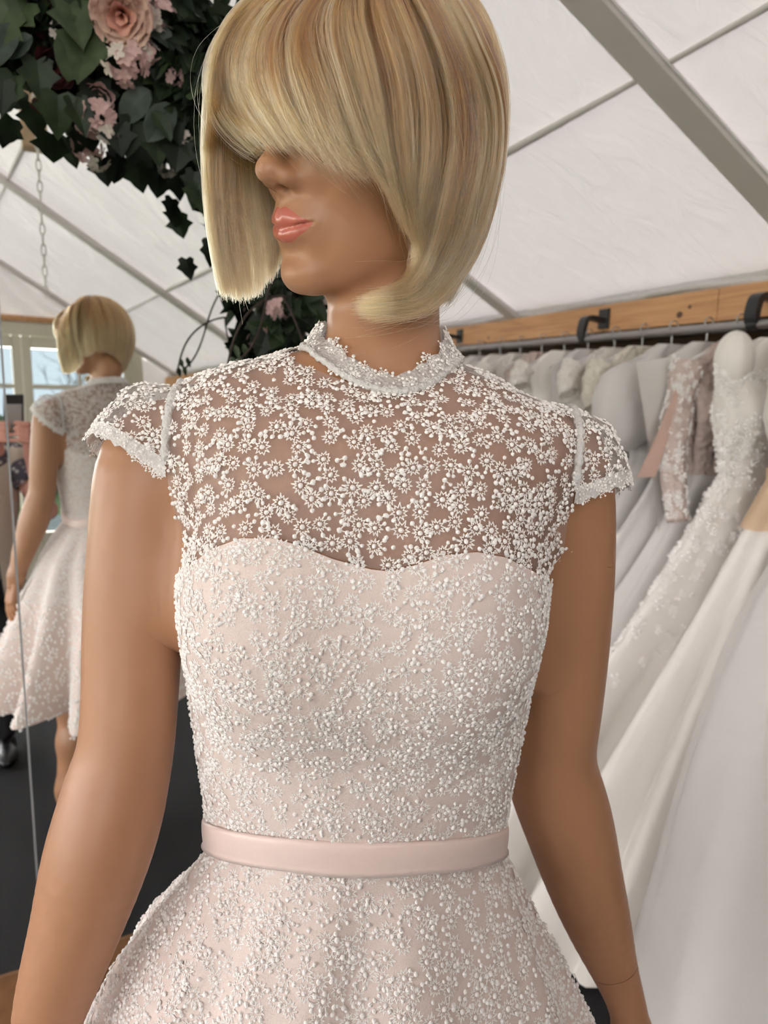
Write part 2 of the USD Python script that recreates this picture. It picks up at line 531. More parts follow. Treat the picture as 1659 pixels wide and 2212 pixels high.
def fabric_wall(p0, p1, z0, z1fn, seed, n=120, m=24):
    p0, p1 = np.asarray(p0, float), np.asarray(p1, float)
    t = np.linspace(0, 1, n)
    L = np.linalg.norm(p1 - p0)
    nrm = np.array([-(p1 - p0)[1], (p1 - p0)[0]]) / L
    v = []
    for j in range(m):
        s = j / (m - 1)
        for tt in t:
            p = p0 + (p1 - p0) * tt
            z = z0 + (z1fn(p) - z0) * s
            w = 0.02 * math.sin(tt * L * 14 + seed + 1.2 * math.sin(tt * L * 3)) * min(1, 3 * s + .2) * (1 if 0 < s < 1 else .3)
            v.append([p[0] + nrm[0] * w, p[1] + nrm[1] * w, z])
    return np.array(v), grid_faces(n, m)


obj('fabric_sheet', fabric_wall((XL, 3.25), (XL, YF), 0, lambda p: ZE, 1), M_lining, wl, smooth=True)
obj('fabric_skirt', fabric_wall((XL, YB), (XL, 3.25), 0, lambda p: .88, 1, m=8), M_lining, wl, smooth=True)
obj('fabric_corner', fabric_wall((XL, YB), (XL, YB + .3), 0, lambda p: ZE, 1, n=8), M_lining, wl, smooth=True)
roofz = lambda p: ZE + min(XW - p[0], p[0] - XL) * SL
wf = tag(UsdGeom.Xform.Define(stage, '/World/wall_far').GetPrim(), 'white fabric far gable of the tent', None, None, 'structure')
obj('fabric_sheet', fabric_wall((XL, YF), (XW, YF), 0, roofz, 2), M_lining, wf, smooth=True)

# --- mirror plane (view frame): unit normal away from the camera, distance
MAZ = math.radians(-27.7)
MTILT = -0.030                      # it hangs leaning forward a little
NM = np.array([math.sin(MAZ), math.cos(MAZ), MTILT]); NM /= np.linalg.norm(NM)
RM = np.array([math.cos(MAZ), -math.sin(MAZ), 0.0])
DM = 1.50


def on_mirror(px, py):
    d = ray(px, py)
    return d * (DM / (d @ NM))


def reflect(p):
    p = np.asarray(p, float)
    return p + 2 * (DM - p @ NM) * NM


def seen_in_mirror(px, py, y=None, n=None):
    """The real point (tent frame) that the mirror shows at the pixel: on the plane world y = y, or n metres along the mirror's normal."""
    d = ray(px, py)
    if n is not None:
        return to_world(reflect(d * (n / (d @ NM))))
    o, q = to_world(reflect(on_mirror(px, py))), None
    a = on_mirror(px, py)
    q = to_world(reflect(a + d)) - o
    return o + q * ((y - o[1]) / q[1])


# --- back gable with two glazed doors (seen in the mirror)
wb = tag(UsdGeom.Xform.Define(stage, '/World/wall_back').GetPrim(), 'back gable of white fabric over a cream door frame', None, None, 'structure')
e = [seen_in_mirror(px, py, YB) for px, py in ((8, 780), (67, 780), (145, 790), (199, 790), (42, 720), (130, 757), (130, 832), (130, 835), (150, 1000))]
XD = e[4][0]                                  # where the two doors meet
PW = abs(e[3][0] - e[1][0]) + 0.28            # panes of one leaf
ST = abs(e[1][0] - XD)                        # stile
ZP1, ZP0 = e[5][2], e[6][2]                   # top row of panes
ZD = e[4][2] - 0.02                           # door head
sgn = 1 if e[1][0] > XD else -1
LW = 2 * ST + PW                              # one leaf
XDA, XDB = sorted((XD - sgn * LW, XD + sgn * LW))


def gable_cols(x0, x1, z0fn, name, seed):
    obj(name, fabric_wall((x0, YB), (x1, YB), 0, roofz, seed, n=50) if z0fn is None else None, M_lining, wb, smooth=True)


gable_cols(XL, XL + 0.15, None, 'fabric_sheet', 4)
obj('fabric_skirt', fabric_wall((XL + .15, YB), (XDA - .1, YB), 0, lambda p: .73, 3, m=8), M_lining, wb, smooth=True)
M_frame = mat('added_window_frame_white', (0.72, 0.70, 0.66), 0.4)  # frames of the added glazing


def glazed(name, label, p0, p1, z0, ztop, cols, rows_z):
    """A run of window panes from p0 to p1 (level points), with posts and bars; ztop gives the top along the run."""
    w_ = tag(UsdGeom.Xform.Define(stage, f'/World/{name}').GetPrim(), label, None, None, 'structure')
    p0, p1 = np.array(p0, float), np.array(p1, float)
    d = (p1 - p0) / np.linalg.norm(p1 - p0); nn = np.array([-d[1], d[0]])
    ang = math.atan2(d[1], d[0])

    def put(nm, m, lo_, ):
        m.apply_transform(trimesh.transformations.rotation_matrix(ang, [0, 0, 1]))
        m.apply_translation([p0[0], p0[1], 0])
        obj(nm, m, lo_, w_)
    L = np.linalg.norm(p1 - p0)
    for i in range(cols + 1):
        s = min(max(L * i / cols, .03), L - .03)
        zt = ztop(p0 + d * s)
        put('post', bbox((.06, .06, zt - z0), .004, (s, 0, (z0 + zt) / 2)), M_frame)
    for i in range(cols):
        a_, b_ = L * i / cols + .03, L * (i + 1) / cols - .03
        za, zb_ = ztop(p0 + d * a_), ztop(p0 + d * b_)
        zs = [z0] + [z for z in rows_z if z < min(za, zb_) - .2]
        for k_, z in enumerate(zs):
            put('bar', bbox((b_ - a_, .05, .05), .004, ((a_ + b_) / 2, 0, z)), M_frame)
            t0, t1 = (zs[k_ + 1] - .025,) * 2 if k_ + 1 < len(zs) else (za - .03, zb_ - .03)
            q = np.array([(a_, -.003, z + .025), (b_, -.003, z + .025), (b_, -.003, t1), (a_, -.003, t0), (a_, .003, z + .025), (b_, .003, z + .025), (b_, .003, t1), (a_, .003, t0)])
            put('pane', trimesh.convex.convex_hull(q), M_pane)
        q = np.array([(a_, y_, z_) for y_ in (-.025, .025) for z_ in (za - .03, za)] + [(b_, y_, z_) for y_ in (-.025, .025) for z_ in (zb_ - .03, zb_)])
        put('top_bar', trimesh.convex.convex_hull(q), M_frame)


glazed('added_window_1', 'unseen glazed gable beside the doors, added for daylight', (XL + .15, YB), (XDA - .1, YB), .75, lambda p: roofz(p) - .06, 3, (1.45, 2.2))  # added glazing out of view, lets daylight reach her front
glazed('added_window_2', 'unseen long window added in the left tent wall for daylight', (XL, YB + .3), (XL, 3.2), .90, lambda p: ZE - .06, 7, ())  # added window out of view, the source of light from the left
gable_cols(XDB + 0.1, XW, None, 'fabric_sheet', 5)
n, m = 60, 16
v = []
for j in range(m):
    for i in range(n):
        x = XDA - 0.12 + (XDB - XDA + 0.24) * i / (n - 1)
        z = ZD + 0.14 + (roofz((x, 0)) - ZD - 0.14) * j / (m - 1)
        v.append([x, YB + 0.02 + 0.02 * math.sin(x * 17 + j * .6), z])
obj('fabric_sheet', (np.array(v), grid_faces(n, m)), M_lining, wb, smooth=True)
obj('lintel_board', bbox((XDB - XDA + 0.3, 0.06, 0.05), 0.004, ((XDA + XDB) / 2, YB + 0.05, ZD + 0.145)), M_pine, wb)
obj('door_head', bbox((XDB - XDA + 0.2, 0.08, 0.12), 0.004, ((XDA + XDB) / 2, YB + 0.02, ZD + 0.06)), M_cream, wb)
for x in (XDA - 0.05, XDB + 0.05):
    obj('door_post', bbox((0.1, 0.08, ZD), 0.004, (x, YB + 0.02, ZD / 2)), M_cream, wb)
ROW = [ZP0, ZP1]
rows = [(ZP0, ZP1)]
zb = ZP0 - 0.04
hgt = (zb - 0.45) / 2
rows += [(zb - hgt, zb), (0.45, zb - hgt - 0.04)]
for di in (0, 1):
    x0 = XD if di == 0 else XD - sgn * LW
    x1 = x0 + sgn * LW
    x0, x1 = min(x0, x1), max(x0, x1)
    dr = tag(UsdGeom.Xform.Define(stage, f'/World/door_{di + 1}').GetPrim(), 'cream glazed door, %s of the pair' % ('nearer the clothes rail' if (x0 + x1) / 2 > XD else 'farther from the clothes rail'), None, None, 'structure')
    g = 0.004
    obj('stile', bbox((ST - g, 0.045, ZD - .01), 0.004, (x0 + ST / 2, YB + 0.02, ZD / 2)), M_cream, dr)
    obj('stile', bbox((ST - g, 0.045, ZD - .01), 0.004, (x1 - ST / 2, YB + 0.02, ZD / 2)), M_cream, dr)
    xm = (x0 + x1) / 2
    obj('kick_panel', bbox((PW, 0.03, 0.44), 0.004, (xm, YB + 0.02, 0.225)), M_cream, dr)
    obj('top_rail', bbox((PW, 0.045, ZD - ZP1 - .01), 0.004, (xm, YB + 0.02, (ZD + ZP1) / 2)), M_cream, dr)
    for (za, zb_) in rows[:-1]:
        obj('glazing_bar', bbox((PW, 0.04, 0.04), 0.004, (xm, YB + 0.02, za - 0.02)), M_cream, dr)
    obj('mullion', bbox((0.025, 0.04, ZP1 - 0.45), 0.004, (xm, YB + 0.02, (ZP1 + 0.45) / 2)), M_cream, dr)
    for (za, zb_) in rows:
        for s in (-1, 1):
            obj('pane', box((xm + s * 0.0125, YB + 0.018, za), (xm + s * PW / 2, YB + 0.022, zb_)), M_dim_pane, dr)
    xh = x0 + ST / 2 if abs(x0 - XD) < abs(x1 - XD) else x1 - ST / 2
    obj('door_handle', tube([(xh, YB + .04, 1.0), (xh, YB + .085, 1.0), (xh - (xh - xm) * .25, YB + .09, 1.0)], 0.009, 8), M_black, dr, smooth=True)

# --- the ground outside the doors, a hedge and a bare tree
M_grass = mat('outside_lawn', (0.16, 0.22, 0.07), 0.9, noise=(3, 0.4))
struct('ground', box((-40, -60, -0.14), (40, 40, -0.07)), M_grass, label='lawn outside the tent')
struct('added_pavement', box((XL - 5, YB - 5.5, -0.10), (XW + 3, YF, -0.062)), mat('bounce_paving', (0.38, 0.365, 0.34), 0.85, noise=(4, .12)), label='pale paving added around the tent to bounce daylight')  # pale ground added to bounce daylight in through the glazing
M_bark = mat('bark', (0.13, 0.10, 0.08), 0.9)
M_hedge = mat('hedge_leaf', (0.075, 0.10, 0.04), 0.8, noise=(8, 0.4))


def bare_tree(base, height, seed):
    r = np.random.default_rng(seed)
    ms = []

    def grow(p, d, L, rad, lev):
        pts = [p]
        for _ in range(4):
            d = d + r.normal(0, 0.12, 3); d /= np.linalg.norm(d)
            p = p + d * L / 4
            pts.append(p)
        ms.append(tube(pts, np.linspace(rad, rad * 0.6, 5), 5 if lev < 2 else 3))
        if lev < 5:
            for _ in range(3 if lev < 3 else 2):
                q = pts[r.integers(2, 5)]
                e_ = d + r.normal(0, 0.55, 3); e_ /= np.linalg.norm(e_)
                grow(q, e_, L * r.uniform(.6, .8), rad * .55, lev + 1)
    grow(np.asarray(base, float), np.array([0, 0, 1.]), height * .36, height * .016, 0)
    return join(ms)


c = seen_in_mirror(165, 800, YB - 8)
tr = thing('bare_tree', 'leafless tree outside the glazed doors', 'tree', (c[0], c[1], -0.05))
obj('branches', bare_tree((0, 0, 0), 4.6, 3), M_bark, tr)
c = seen_in_mirror(150, 900, YB - 10)
hm = []
r = np.random.default_rng(4)
for i in range(60):
    s = trimesh.creation.icosphere(1, r.uniform(.35, .6))
    s.vertices += r.normal(0, .06, s.vertices.shape)
    s.apply_translation((c[0] + r.uniform(-6, 6), c[1] + r.uniform(-.4, .4), r.uniform(.2, 1.15)))
    hm.append(s)
obj('hedge', join(hm), M_hedge, None, smooth=True, label='clipped hedge along the lawn outside the doors', cat='hedge')

# --- the tall mirror on a wooden base
s_joint = on_mirror(66, 1680) @ RM
s_right = on_mirror(655, 700) @ RM
s_left = s_joint - (s_right - s_joint)
zm0, zm1 = on_mirror(60, 2088)[2], 0.92
mr = thing('mirror', 'tall frameless wall mirror of two panels behind the mannequin, on a wooden base', 'mirror', to_world(NM * DM) * [1, 1, 0], -(MAZ + YAW))


def tilted(m):
    """Lean a mesh of the mirror (x along it, y away, z up) to the mirror's own plane."""
    q = m.vertices - [0, 0, H + NM[2] * DM]
    t = math.asin(-NM[2])
    m.vertices = np.stack([q[:, 0], q[:, 1] * math.cos(t) + q[:, 2] * math.sin(t), q[:, 2] * math.cos(t) - q[:, 1] * math.sin(t)], 1) + [0, 0, H + NM[2] * DM]
    return m


obj('mirror_panel', tilted(box((s_left, 0, zm0 + H), (s_joint - 0.0015, 0.005, zm1 + H))), M_mirror, mr)
obj('mirror_panel', tilted(box((s_joint + 0.0015, 0, zm0 + H), (s_right, 0.005, zm1 + H))), M_mirror, mr)
obj('joint_strip', tilted(box((s_joint - 0.002, -0.002, zm0 + H), (s_joint + 0.002, 0.0, zm1 + H))), mat('joint_grey', (0.25, 0.25, 0.25), 0.4), mr)
obj('backing_board', tilted(bbox((s_right - s_left + .02, 0.02, zm1 - zm0 + 0.06), 0.003, ((s_left + s_right) / 2, 0.016, H + (zm0 + zm1) / 2))), M_darkwood, mr)
obj('wooden_base', bbox((s_right - s_left + .06, 0.16, zm0 + H), 0.006, ((s_left + s_right) / 2, 0.045, (zm0 + H) / 2)), M_plinth, mr)

# ================================================================== the mannequin (built in the view frame, then set on the floor)
BASE = np.array([-0.03, 0.585, -H])           # foot of the mannequin in the view frame


def loc(v):
    """View frame -> the mannequin's own frame (origin on the floor under her)."""
    return np.asarray(v, float) - BASE


M_skin = mat('mannequin_skin', (0.395, 0.197, 0.106), 0.42, noise=(9, 0.03), specular_ior_level=0.4)
M_lips = mat('lip_paint', (0.46, 0.125, 0.085), 0.25, noise=(60, 0.08), specular_ior_level=0.6)
M_brow = mat('brow_paint', (0.05, 0.03, 0.02), 0.7)
M_eye = mat('eye_white', (0.75, 0.74, 0.72), 0.2)
M_iris = mat('iris', (0.03, 0.07, 0.10), 0.2)

# --- head frame: rows forward, her left, up
HO = np.array([-0.01567, 0.58689, 0.17952])
HB = np.array([[-0.68391598, -0.62207124, -0.12311408], [0.63410267, -0.6727504, -0.12325371], [-0.00659662, -0.17408342, 0.91625445]])
HS = 0.93267
HR = HB / HS


def hd(q):
    """Head coordinates -> view frame."""
    return HO + np.asarray(q, float) @ HB


def head_sdf(q):
    """q in head coordinates (metres before scaling)."""
    a = q.copy(); a[:, 1] = np.abs(a[:, 1])
    E = lambda c, r: ell(a, np.array(c), np.array(r))
    d = E((-.010, 0, .030), (.100, .076, .094))
    d = smin(d, E((.030, 0, -.028), (.0535, .058, .085)), .02)
    jaw = cone(a, (.002, .044, -.066), (.066, .010, -.0985), .014, .0135)
    jaw = smin(jaw, E((.034, 0, -.075), (.043, .042, .034)), .018)
    d = smin(d, jaw, .022)
    d = smin(d, E((.0735, 0, -.0985), (.0165, .0175, .0145)), .014)         # chin
    d = smin(d, E((.050, .044, -.022), (.022, .019, .020)), .022)            # cheek bone
    d = smin(d, cone(a, (.083, 0, .030), (.066, .042, .032), .011, .009), .012)
    d = smin(d, E((.072, 0, -.060), (.0215, .026, .026)), .014)              # muzzle
    d = smax(d, -E((.096, .036, .013), (.019, .0160, .0105)), .012)            # eye socket
    d = smin(d, E((.0685, .032, .012), (.0120, .0140, .0108)), .004)          # lids over the eyeball
    nose = cone(a, (.0835, 0, .014), (.1010, 0, -.0215), .0065, .0082)
    nose = smin(nose, E((.0870, 0, -.0190), (.0125, .0090, .0170)), .008)
    nose = smin(nose, E((.1035, 0, -.0255), (.0098, .0098, .0088)), .006)
    nose = smin(nose, E((.0905, .0115, -.0302), (.0105, .0064, .0070)), .009)
    nose = smin(nose, cone(a, (.1000, 0, -.0325), (.0890, 0, -.0390), .0042, .0042), .005)
    d = smin(d, cone(a, (.0735, .0150, .008), (.0745, .0185, -.026), .0105, .0115), .012)   # flank beside the nose
    d = smin(d, nose, .008)
    d = smax(d, -E((.0950, .0070, -.0376), (.0062, .0034, .0040)), .002)     # nostril
    d = smax(d, -cone(a, (.0990, 0, -.0425), (.0995, 0, -.0500), .0028, .0030), .004)   # philtrum
    d = smin(d, lips_sdf(a), .0045)
    d = smax(d, -chain(a, [np.array(x) for x in ((.0972, 0, -.0656), (.0908, .0140, -.0631), (.0828, .0258, -.0604))], (.0011, .0011, .0011), .001), .0016)
    d = smax(d, -E((.0965, 0, -.0835), (.012, .022, .006)), .010)            # under the lower lip
    d = smin(d, E((-.006, .073, -.006), (.017, .006, .029)), .006)           # ear
    return d


def lips_sdf(a):
    up = chain(a, [np.array(x) for x in ((.0902, .0032, -.0566), (.0865, .0140, -.0588), (.0790, .0244, -.0600))], (.0062, .0042, .0018), .002)
    up = smin(up, ell(a, np.array((.0908, 0, -.0598)), np.array((.0048, .0052, .0044))), .004)
    lo = chain(a, [np.array(x) for x in ((.0884, .0030, -.0704), (.0855, .0130, -.0674), (.0790, .0238, -.0614))], (.0058, .0048, .0018), .003)
    return np.minimum(up, lo)


# --- torso: traced half-widths, level by level (pixels of the silhouette), with depths
TY = 0.575
tor = [  # py, left, right, yc, depth half
    (640, 742, 918, .605, .032), (690, 738, 920, .603, .032), (722, 722, 932, .602, .036), (745, 688, 946, .601, .042), (765, 612, 972, .601, .046), (785, 545, 1000, .600, .049),
    (805, 468, 1052, .599, .053), (825, 425, 1098, .597, .058), (850, 408, 1145, .594, .065), (885, 398, 1195, .588, .076),
    (930, 393, 1222, .582, .085), (1000, 392, 1228, .578, .091), (1100, 397, 1212, .576, .094), (1180, 394, 1198, .575, .094),
    (1280, 387, 1180, .574, .092), (1400, 398, 1162, .573, .088), (1500, 411, 1144, .572, .085), (1600, 424, 1124, .571, .083), (1700, 439, 1104, .570, .082),
    (1790, 447, 1092, .570, .082), (1900, 425, 1110, .572, .090), (2000, 408, 1120, .574, .100), (2212, 395, 1120, .576, .105), (2500, 400, 1110, .576, .100)]
_tz, _ta, _tc, _ty, _tb = [], [], [], [], []
for py, l, r_, yc, b in tor:
    p, q = at(l, py, TY), at(r_, py, TY)
    _tz.append((p[2] + q[2]) / 2); _ta.append((q[0] - p[0]) / 2); _tc.append((p[0] + q[0]) / 2); _ty.append(yc); _tb.append(b)
_o = np.argsort(_tz)
from scipy.interpolate import PchipInterpolator
TZ = np.array(_tz)[_o]
T_a, T_c, T_y, T_b = (PchipInterpolator(TZ, np.array(x)[_o]) for x in (_ta, _tc, _ty, _tb))
T_da = T_a.derivative()
BUST = [at(610, 1350, .513), at(962, 1350, .513)]


def torso(p):
    z = np.clip(p[:, 2], TZ[0], TZ[-1])
    a, c, yc, b = T_a(z) - 0.003 - .0065 * smooth01(-z, .03, .12), T_c(z), T_y(z), T_b(z)
    n = 2.0 + 0.35 * smooth01(z, -0.36, -0.1) * (1 - smooth01(z, -0.02, .03))
    x, y = np.abs(p[:, 0] - c), np.abs(p[:, 1] - yc)
    k = np.maximum((x / a) ** n + (y / b) ** n, 1e-9) ** (1 / n)
    gx = (x / a) ** (n - 1) / a * k ** (1 - n)
    gy = (y / b) ** (n - 1) / b * k ** (1 - n)
    gz = -(x / a) ** n / a * k ** (1 - n) * T_da(z)
    g = np.sqrt(gx * gx + gy * gy + gz * gz)
    d = (k - 1) / np.maximum(g, 2.0)
    d = np.maximum(d, np.minimum((p[:, 2] - TZ[-1]), .05))
    d = np.maximum(d, np.minimum((TZ[0] - p[:, 2]), .05))
    for c_ in BUST:
        d = smin(d, ell(p, c_, np.array((.058, .050, .080))), .042)
    d = smin(d, ell(p, at(786, 1365, .520), np.array((.062, .046, .075))), .04)
    return d


# --- arms: centre line and radius traced in the picture, level distance given
def limb(rows):
    c, r = [], []
    for py, l, r_, y in rows:
        p, q = at(l, py, y), at(r_, py, y)
        c.append((p + q) / 2); r.append((q[0] - p[0]) / 2)
    c, r = np.array(c), np.array(r)
    q = spline(np.c_[c, r], 44)
    return q[:, :3], q[:, 3]


armR = limb([(945, 258, 396, .585), (985, 226, 400, .583), (1100, 201, 398, .580), (1250, 190, 393, .575), (1400, 184, 388, .568), (1560, 179, 378, .556), (1640, 166, 370, .550), (1690, 148, 362, .546), (1740, 132, 353, .541), (1850, 100, 322, .530), (1980, 74, 271, .518), (2090, 50, 225, .508), (2212, 30, 172, .498)])
armL = limb([(985, 1162, 1304, .590), (1030, 1146, 1320, .592), (1100, 1138, 1326, .596), (1250, 1134, 1324, .604), (1400, 1120, 1312, .616), (1560, 1104, 1292, .632), (1640, 1098, 1286, .640), (1690, 1100, 1297, .644), (1740, 1116, 1313, .648), (1880, 1170, 1341, .652), (1990, 1220, 1361, .654), (2080, 1268, 1375, .656), (2150, 1304, 1390, .657), (2212, 1322, 1403, .658)])


def sweep(p, pts, radii):
    d = None
    for a, b, ra, rb in zip(pts[:-1], pts[1:], radii[:-1], radii[1:]):
        x = cone(p, a, b, ra, rb)
        d = x if d is None else np.minimum(d, x)
    return d


def upper(arm, n=14):
    return arm[0][:n], arm[1][:n]


def shoulders(p):
    d = torso(p)
    for arm in (armR, armL):
        d = smin(d, sweep(p, *upper(arm)), .045)
    return d


def neck_sdf(p):
    a, b = at(830, 590, .612), at(826, 790, .598)
    return cone(p, a, b, .0452, .0472)


def body_sdf(p):
    d = shoulders(p)
    d = smin(d, neck_sdf(p), .014)
    q = (p - HO) @ np.linalg.inv(HB)
    return smin(d, head_sdf(q) * HS, .014)


# body: head and neck fine, torso coarser, one mesh
neck_cut = at(830, 800, .59)[2]
v1, f1 = isosurface(body_sdf, HO + [-.125, -.125, -.245], HO + [.125, .135, .15], 0.0016)
g = v1[:, 2] - neck_cut
v1, f1 = clip(v1, f1, g)
q = (v1 - HO) @ np.linalg.inv(HB)
a = q.copy(); a[:, 1] = np.abs(a[:, 1])
_l = np.abs(q[:, 1])                             # the painted outline of the lips
_c = np.minimum(_l, .0262)
lipg = np.minimum(PchipInterpolator((0, .0040, .010, .018, .0262), (-.0512, -.0496, -.0516, -.0562, -.0605))(_c) - q[:, 2], q[:, 2] - PchipInterpolator((0, .006, .012, .018, .022, .0262), (-.0755, -.0750, -.0732, -.0694, -.0660, -.0604))(_c))
lipg = np.where(_l < .0262, lipg, -1e-3)
lipg = np.where((q[:, 0] > .065) & (_l < .04), lipg, -1e-3)
vl, fl = clip(v1, f1, lipg)
v1, f1 = clip(v1, f1, -lipg)
v2, f2 = isosurface(body_sdf, (-.33, .44, -.66), (.33, .72, .12), 0.006)
v2, f2 = clip(v2, f2, neck_cut - v2[:, 2])
hip = at(830, 2100, .57)[2]
mann = thing('mannequin', 'tan female mannequin in the lace dress, head turned aside, standing close to the camera', 'mannequin', to_world(BASE) * [1, 1, 0], -YAW)
obj('body', join([(loc(v1), f1), (loc(v2), f2)]), M_skin, mann, smooth=True)
obj('lips', (loc(vl), fl), M_lips, mann, smooth=True, label='coral painted lips')
for s in (-1, 1):
    ev = trimesh.creation.icosphere(3, .0126)
    qv = ev.vertices + np.array([.0698, s * .032, .0122])
    e_ = obj('eye', trimesh.Trimesh(loc(hd(qv)), ev.faces, process=False), M_eye, mann, smooth=True)
    ir = trimesh.creation.icosphere(3, .0058); ir.apply_scale((.45, 1, 1))
    obj('iris', trimesh.Trimesh(loc(hd(ir.vertices + np.array([.0808, s * .032, .0125]))), ir.faces, process=False), M_iris, e_, smooth=True)
    t = np.linspace(0, pi, 12)
    lash = np.stack([.0815 - .010 * ((t / pi * 2 - 1) ** 2), s * (.032 - .015 * np.cos(t)), .013 + .0055 * np.sin(t)], 1)
    obj('eyelashes', tube(loc(hd(lash)), .0016, 6), M_brow, mann, smooth=True)
    br = np.array([(.0895, s * .014, .034), (.0845, s * .028, .039), (.0695, s * .046, .034)])
    obj('eyebrow', tube(loc(hd(spline(br, 9))), [.001, .0018, .0022, .0024, .0024, .002, .0017, .0013, .0008], 6), M_brow, mann, smooth=True)


# --- arms with hands
def hand_parts(wrist, dirn, palm_n, side, r_w, curl=0.35, s=1.0):
    """Chains of a relaxed hand hanging from the wrist: dirn towards the fingers, palm_n out of the palm, side towards the thumb."""
    d, n_, t = (np.asarray(x, float) / np.linalg.norm(x) for x in (dirn, palm_n, side))
    out = [([wrist, wrist + d * .03 * s], [r_w * .92, r_w * .85])]
    for k, (off, L, r_) in enumerate(((.024, .072, .0078), (.008, .080, .0082), (-.008, .074, .0078), (-.023, .058, .0068))):
        b = wrist + d * .035 * s + t * off * .75 * s
        kn = wrist + d * (.092 - .004 * abs(k - 1)) * s + t * off * s
        c1 = curl * (.5 + .15 * k)
        p1 = kn + (d * math.cos(c1) + n_ * math.sin(c1)) * L * .45 * s
        p2 = p1 + (d * math.cos(2 * c1) + n_ * math.sin(2 * c1)) * L * .32 * s
        p3 = p2 + (d * math.cos(2.8 * c1) + n_ * math.sin(2.8 * c1)) * L * .25 * s
        out.append(([b, kn], [.0125 * s, .0105 * s]))
        out.append(([kn, p1, p2, p3], [r_ * 1.12 * s, r_ * s, r_ * .92 * s, r_ * .8 * s]))
    b = wrist + d * .022 * s + t * .016 * s
    m1 = b + (d * .7 + t * .55 + n_ * .35) * .040 * s
    m2 = m1 + (d * .88 + t * .25 + n_ * .35) * .032 * s
    m3 = m2 + (d * .95 + n_ * .3) * .026 * s
    out.append(([b, m1, m2, m3], [.014 * s, .0105 * s, .009 * s, .0075 * s]))
    return out


def arm_mesh(arm, hand, h=.0045):
    def fn(p):
        d = sweep(p, arm[0][10:], arm[1][10:])
        hd_ = None
        for pts, rr in hand:
            x = chain(p, pts, rr, .003)
            hd_ = x if hd_ is None else smin(hd_, x, .004)
        return smin(d, hd_, .012)
    allp = np.vstack([arm[0]] + [np.array(x[0]) for x in hand])
    return isosurface(fn, allp.min(0) - .07, allp.max(0) + .07, h)


for nm, arm, lo in (('R', armR, -1), ('L', armL, 1)):
    c, r_ = arm
    dirn = c[-1] - c[-3]; dirn /= np.linalg.norm(dirn)
    if nm == 'R':
        w = c[-1] + dirn * .035
        arm_ = (np.vstack([c, w]), np.r_[r_, .0255])
    else:
        w = c[-1] + dirn * .01
        arm_ = (np.vstack([c, w]), np.r_[r_, r_[-1] * .98])
    hp = hand_parts(w, dirn + np.array([0, 0, -.25]), np.array([-lo * .9, .3, 0]), np.array([-lo * .2, -1, 0]), arm_[1][-1], s=.95)
    v, f = arm_mesh(arm_, hp, .0040)
    if nm == 'L':
        # the hand plugs in at the wrist: a fine dark joint
        w0, w1 = at(1300, 2092, .656), at(1376, 2078, .656)
        ax = (c[-2] - c[-9]); ax /= np.linalg.norm(ax)
        pc = (w0 + w1) / 2
        ax = ax + np.array([0, -.25, 0]); ax /= np.linalg.norm(ax)
        g = -(v - pc) @ ax
        va, fa = clip(v, f, g - .0003)
        ar = obj('arm', (loc(va), fa), M_skin, mann, smooth=True)
        va, fa = clip(v, f, -g - .0003)
        obj('hand', (loc(va), fa), M_skin, ar, smooth=True)
    else:
        g = (v - (c[-1] + dirn * .03)) @ (-dirn)
        va, fa = clip(v, f, g - .0003)
        ar = obj('arm', (loc(va), fa), M_skin, mann, smooth=True)
        va, fa = clip(v, f, -g - .0003)
        obj('hand', (loc(va), fa), M_skin, ar, smooth=True)

# --- legs, on tiptoe in white heeled shoes, and the steel stand
M_shoe = mat('white_shoe', (0.72, 0.71, 0.70), 0.35)
for s in (-1, 1):
    x0 = BASE[0] + (.070 if s > 0 else -.185)
    xh = BASE[0] + s * .075
    pts = np.array([(xh, .59, -.62), (xh * .72 + x0 * .28, .585, -.80), (xh * .45 + x0 * .55, .585, -1.00), (xh * .32 + x0 * .68, .60, -1.10), (xh * .12 + x0 * .88, .605, -1.25), (x0, .605, -1.39), (x0, .600, -1.445)])
    rr = [.080, .066, .048, .050, .044, .030, .029]
    ft = [pts[-1] + [0, .018, -.01], pts[-1] + [0, -.035, -.055], pts[-1] + [0, -.085, -.088], pts[-1] + [0, -.125, -.092]]
    fn = lambda p: smin(chain(p, pts, rr, .03), chain(p, ft, [.024, .024, .022, .014], .015), .02)
    v, f = isosurface(fn, (min(x0, xh) - .12, .40, -H), (max(x0, xh) + .12, .72, -.55), .007)
    lg = obj('leg', (loc(v), f), M_skin, mann, smooth=True)
    # shoe: the sole and sides are a thin shell below the foot, plus a heel
    sh = lambda p: np.maximum(fn(p) - .004, np.maximum(p[:, 2] - (-1.497 + .55 * np.clip(p[:, 1] - .55, 0, 1) - .16 * np.clip(.52 - p[:, 1], 0, 1)), -H + .002 - p[:, 2]))
    v, f = isosurface(sh, (x0 - .10, .40, -H), (x0 + .10, .72, -1.40), .005)
    obj('shoe', join([(loc(v), f), tube(loc([(x0, .632, -1.465), (x0, .640, -1.50), (x0, .638, -H + .002)]), [.018, .008, .006], 10)]), M_shoe, mann, smooth=40, label='white heeled shoe')

